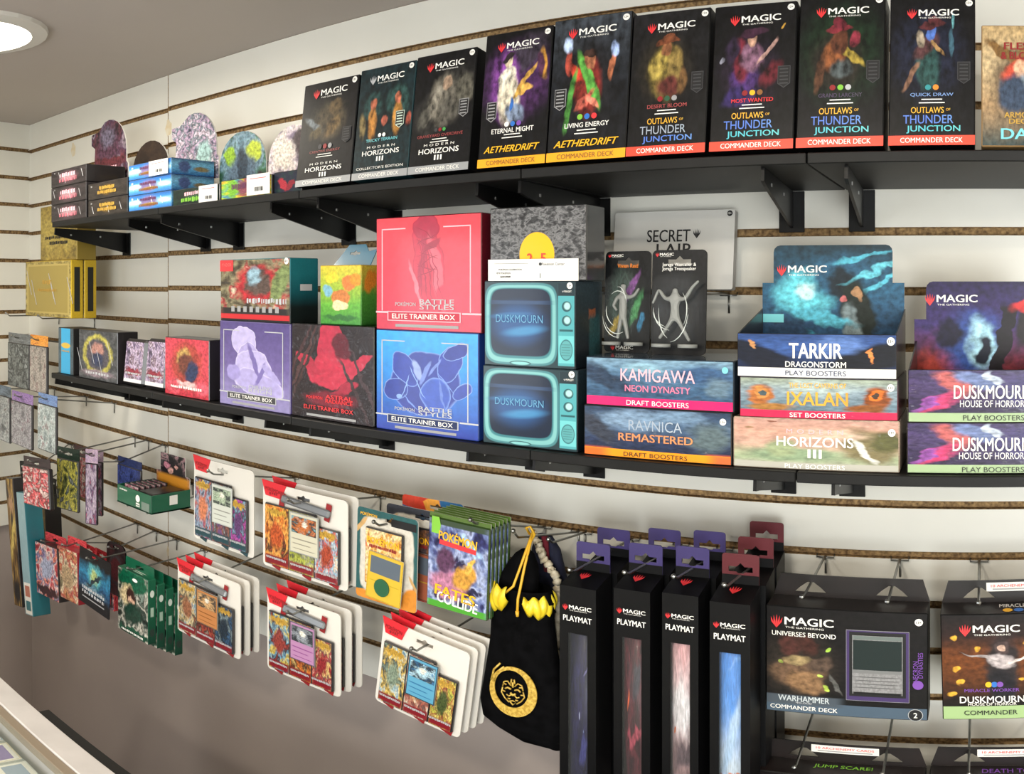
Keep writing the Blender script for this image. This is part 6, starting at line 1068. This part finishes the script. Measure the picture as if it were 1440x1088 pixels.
# ------------------------------------------------------------------ glass counter at lower left
CT = CZ-.80
ALU = noisy('counter_frame_white', '#c4c0be', '#cfcbc9', 12, .35); TAN = mat('counter_inner_frame', '#8a7d6c', .45)
t = thing('display_counter', 'glass topped display counter with white metal frame, lower left', 'counter', (-.7, .38, 0))
def cpart(name, x0, x1, y0, y1, z0, z1, m, bev=.001): return plain_box(name, x0+.7, x1+.7, y0-.38, y1-.38, z0, z1, m, t, bev)
cpart('frame_rail', -1.62, .5, .608, .656, CT-.03, CT, ALU, .002); cpart('frame_rail', -1.62, .5, .06, .108, CT-.03, CT, ALU, .002); cpart('frame_rail', -1.62, -1.572, .108, .608, CT-.03, CT, ALU, .002); cpart('frame_rail', .452, .5, .108, .608, CT-.03, CT, ALU, .002)
cpart('inner_trim', -1.572, .452, .590, .608, CT-.02, CT-.003, TAN)
cpart('glass_top', -1.572, .452, .108, .590, CT-.008, CT-.003, mat('counter_glass', '#c8d8cc', .03, alpha=.07, spec=.8), 0)
cpart('cabinet', -1.62, .5, .08, .636, 0, CT-.16, mat('cabinet_dark', '#3a3634', .5)); cpart('side_panel', -1.62, -1.6, .08, .636, CT-.16, CT-.03, ALU); cpart('side_panel', .48, .5, .08, .636, CT-.16, CT-.03, ALU); cpart('back_panel', -1.6, .48, .616, .636, CT-.16, CT-.03, ALU); cpart('front_glass', -1.6, .48, .08, .086, CT-.16, CT-.03, MATS['counter_glass'], 0)
cpart('back_ledge', -1.35, .5, .657, .686, CT-.06, CT-.012, mat('black_rubber', '#121110', .6), .002)
tray = plain_box('display_tray', -1.585+.0, .46, .10, .60, CT-.155, CT-.06, noisy('tray_felt', '#8a8f86', '#9aa096', 60, .9))
tag(tray, 'grey green felt tray inside the glass counter', 'tray'); tray.location.z = CT-.1598
rnd = random.Random(4)
CARDN = ['farthest left', 'second', 'third', 'fourth', 'fifth', 'sixth', 'seventh', 'eighth']
n = 0
for r_ in range(2):
    for k in range(8):
        xx = -1.54+.076*k; yy = .553-.105*r_
        cols = [['#c8ccc0', '#8a9aa8'], ['#b8b0a0', '#a86a58'], ['#9aa8b0', '#5a7a6a'], ['#d0c8a8', '#7a6a98']][(k+r_) % 4]
        o = tag(obj('trading_card', box_mesh(.066, .092, .0015, 0), [WHITECARD, WHITECARD, art('counter_card_%d' % ((k+r_) % 4), cols[0], [('R', .5, .5, .46, .47, 0, '#d8d8cc', .02), ('R', .5, .68, .4, .2, 0, cols[1], .02), ('e', .5, .68, .2, .12, 20, '#c8b090', .5), ('R', .5, .3, .38, .012, 0, '#8a8a80', .3), ('R', .5, .2, .38, .012, 0, '#8a8a80', .3)], .02, 8, .2, seed=170+k)], None, (xx, yy-.046, CT-.0646), (0, 0, R(rnd.uniform(-2, 2)))), 'sleeved trading card in the counter, %s of the %s row' % (CARDN[k], ['back', 'front'][r_]), 'card', 'cards in the counter')
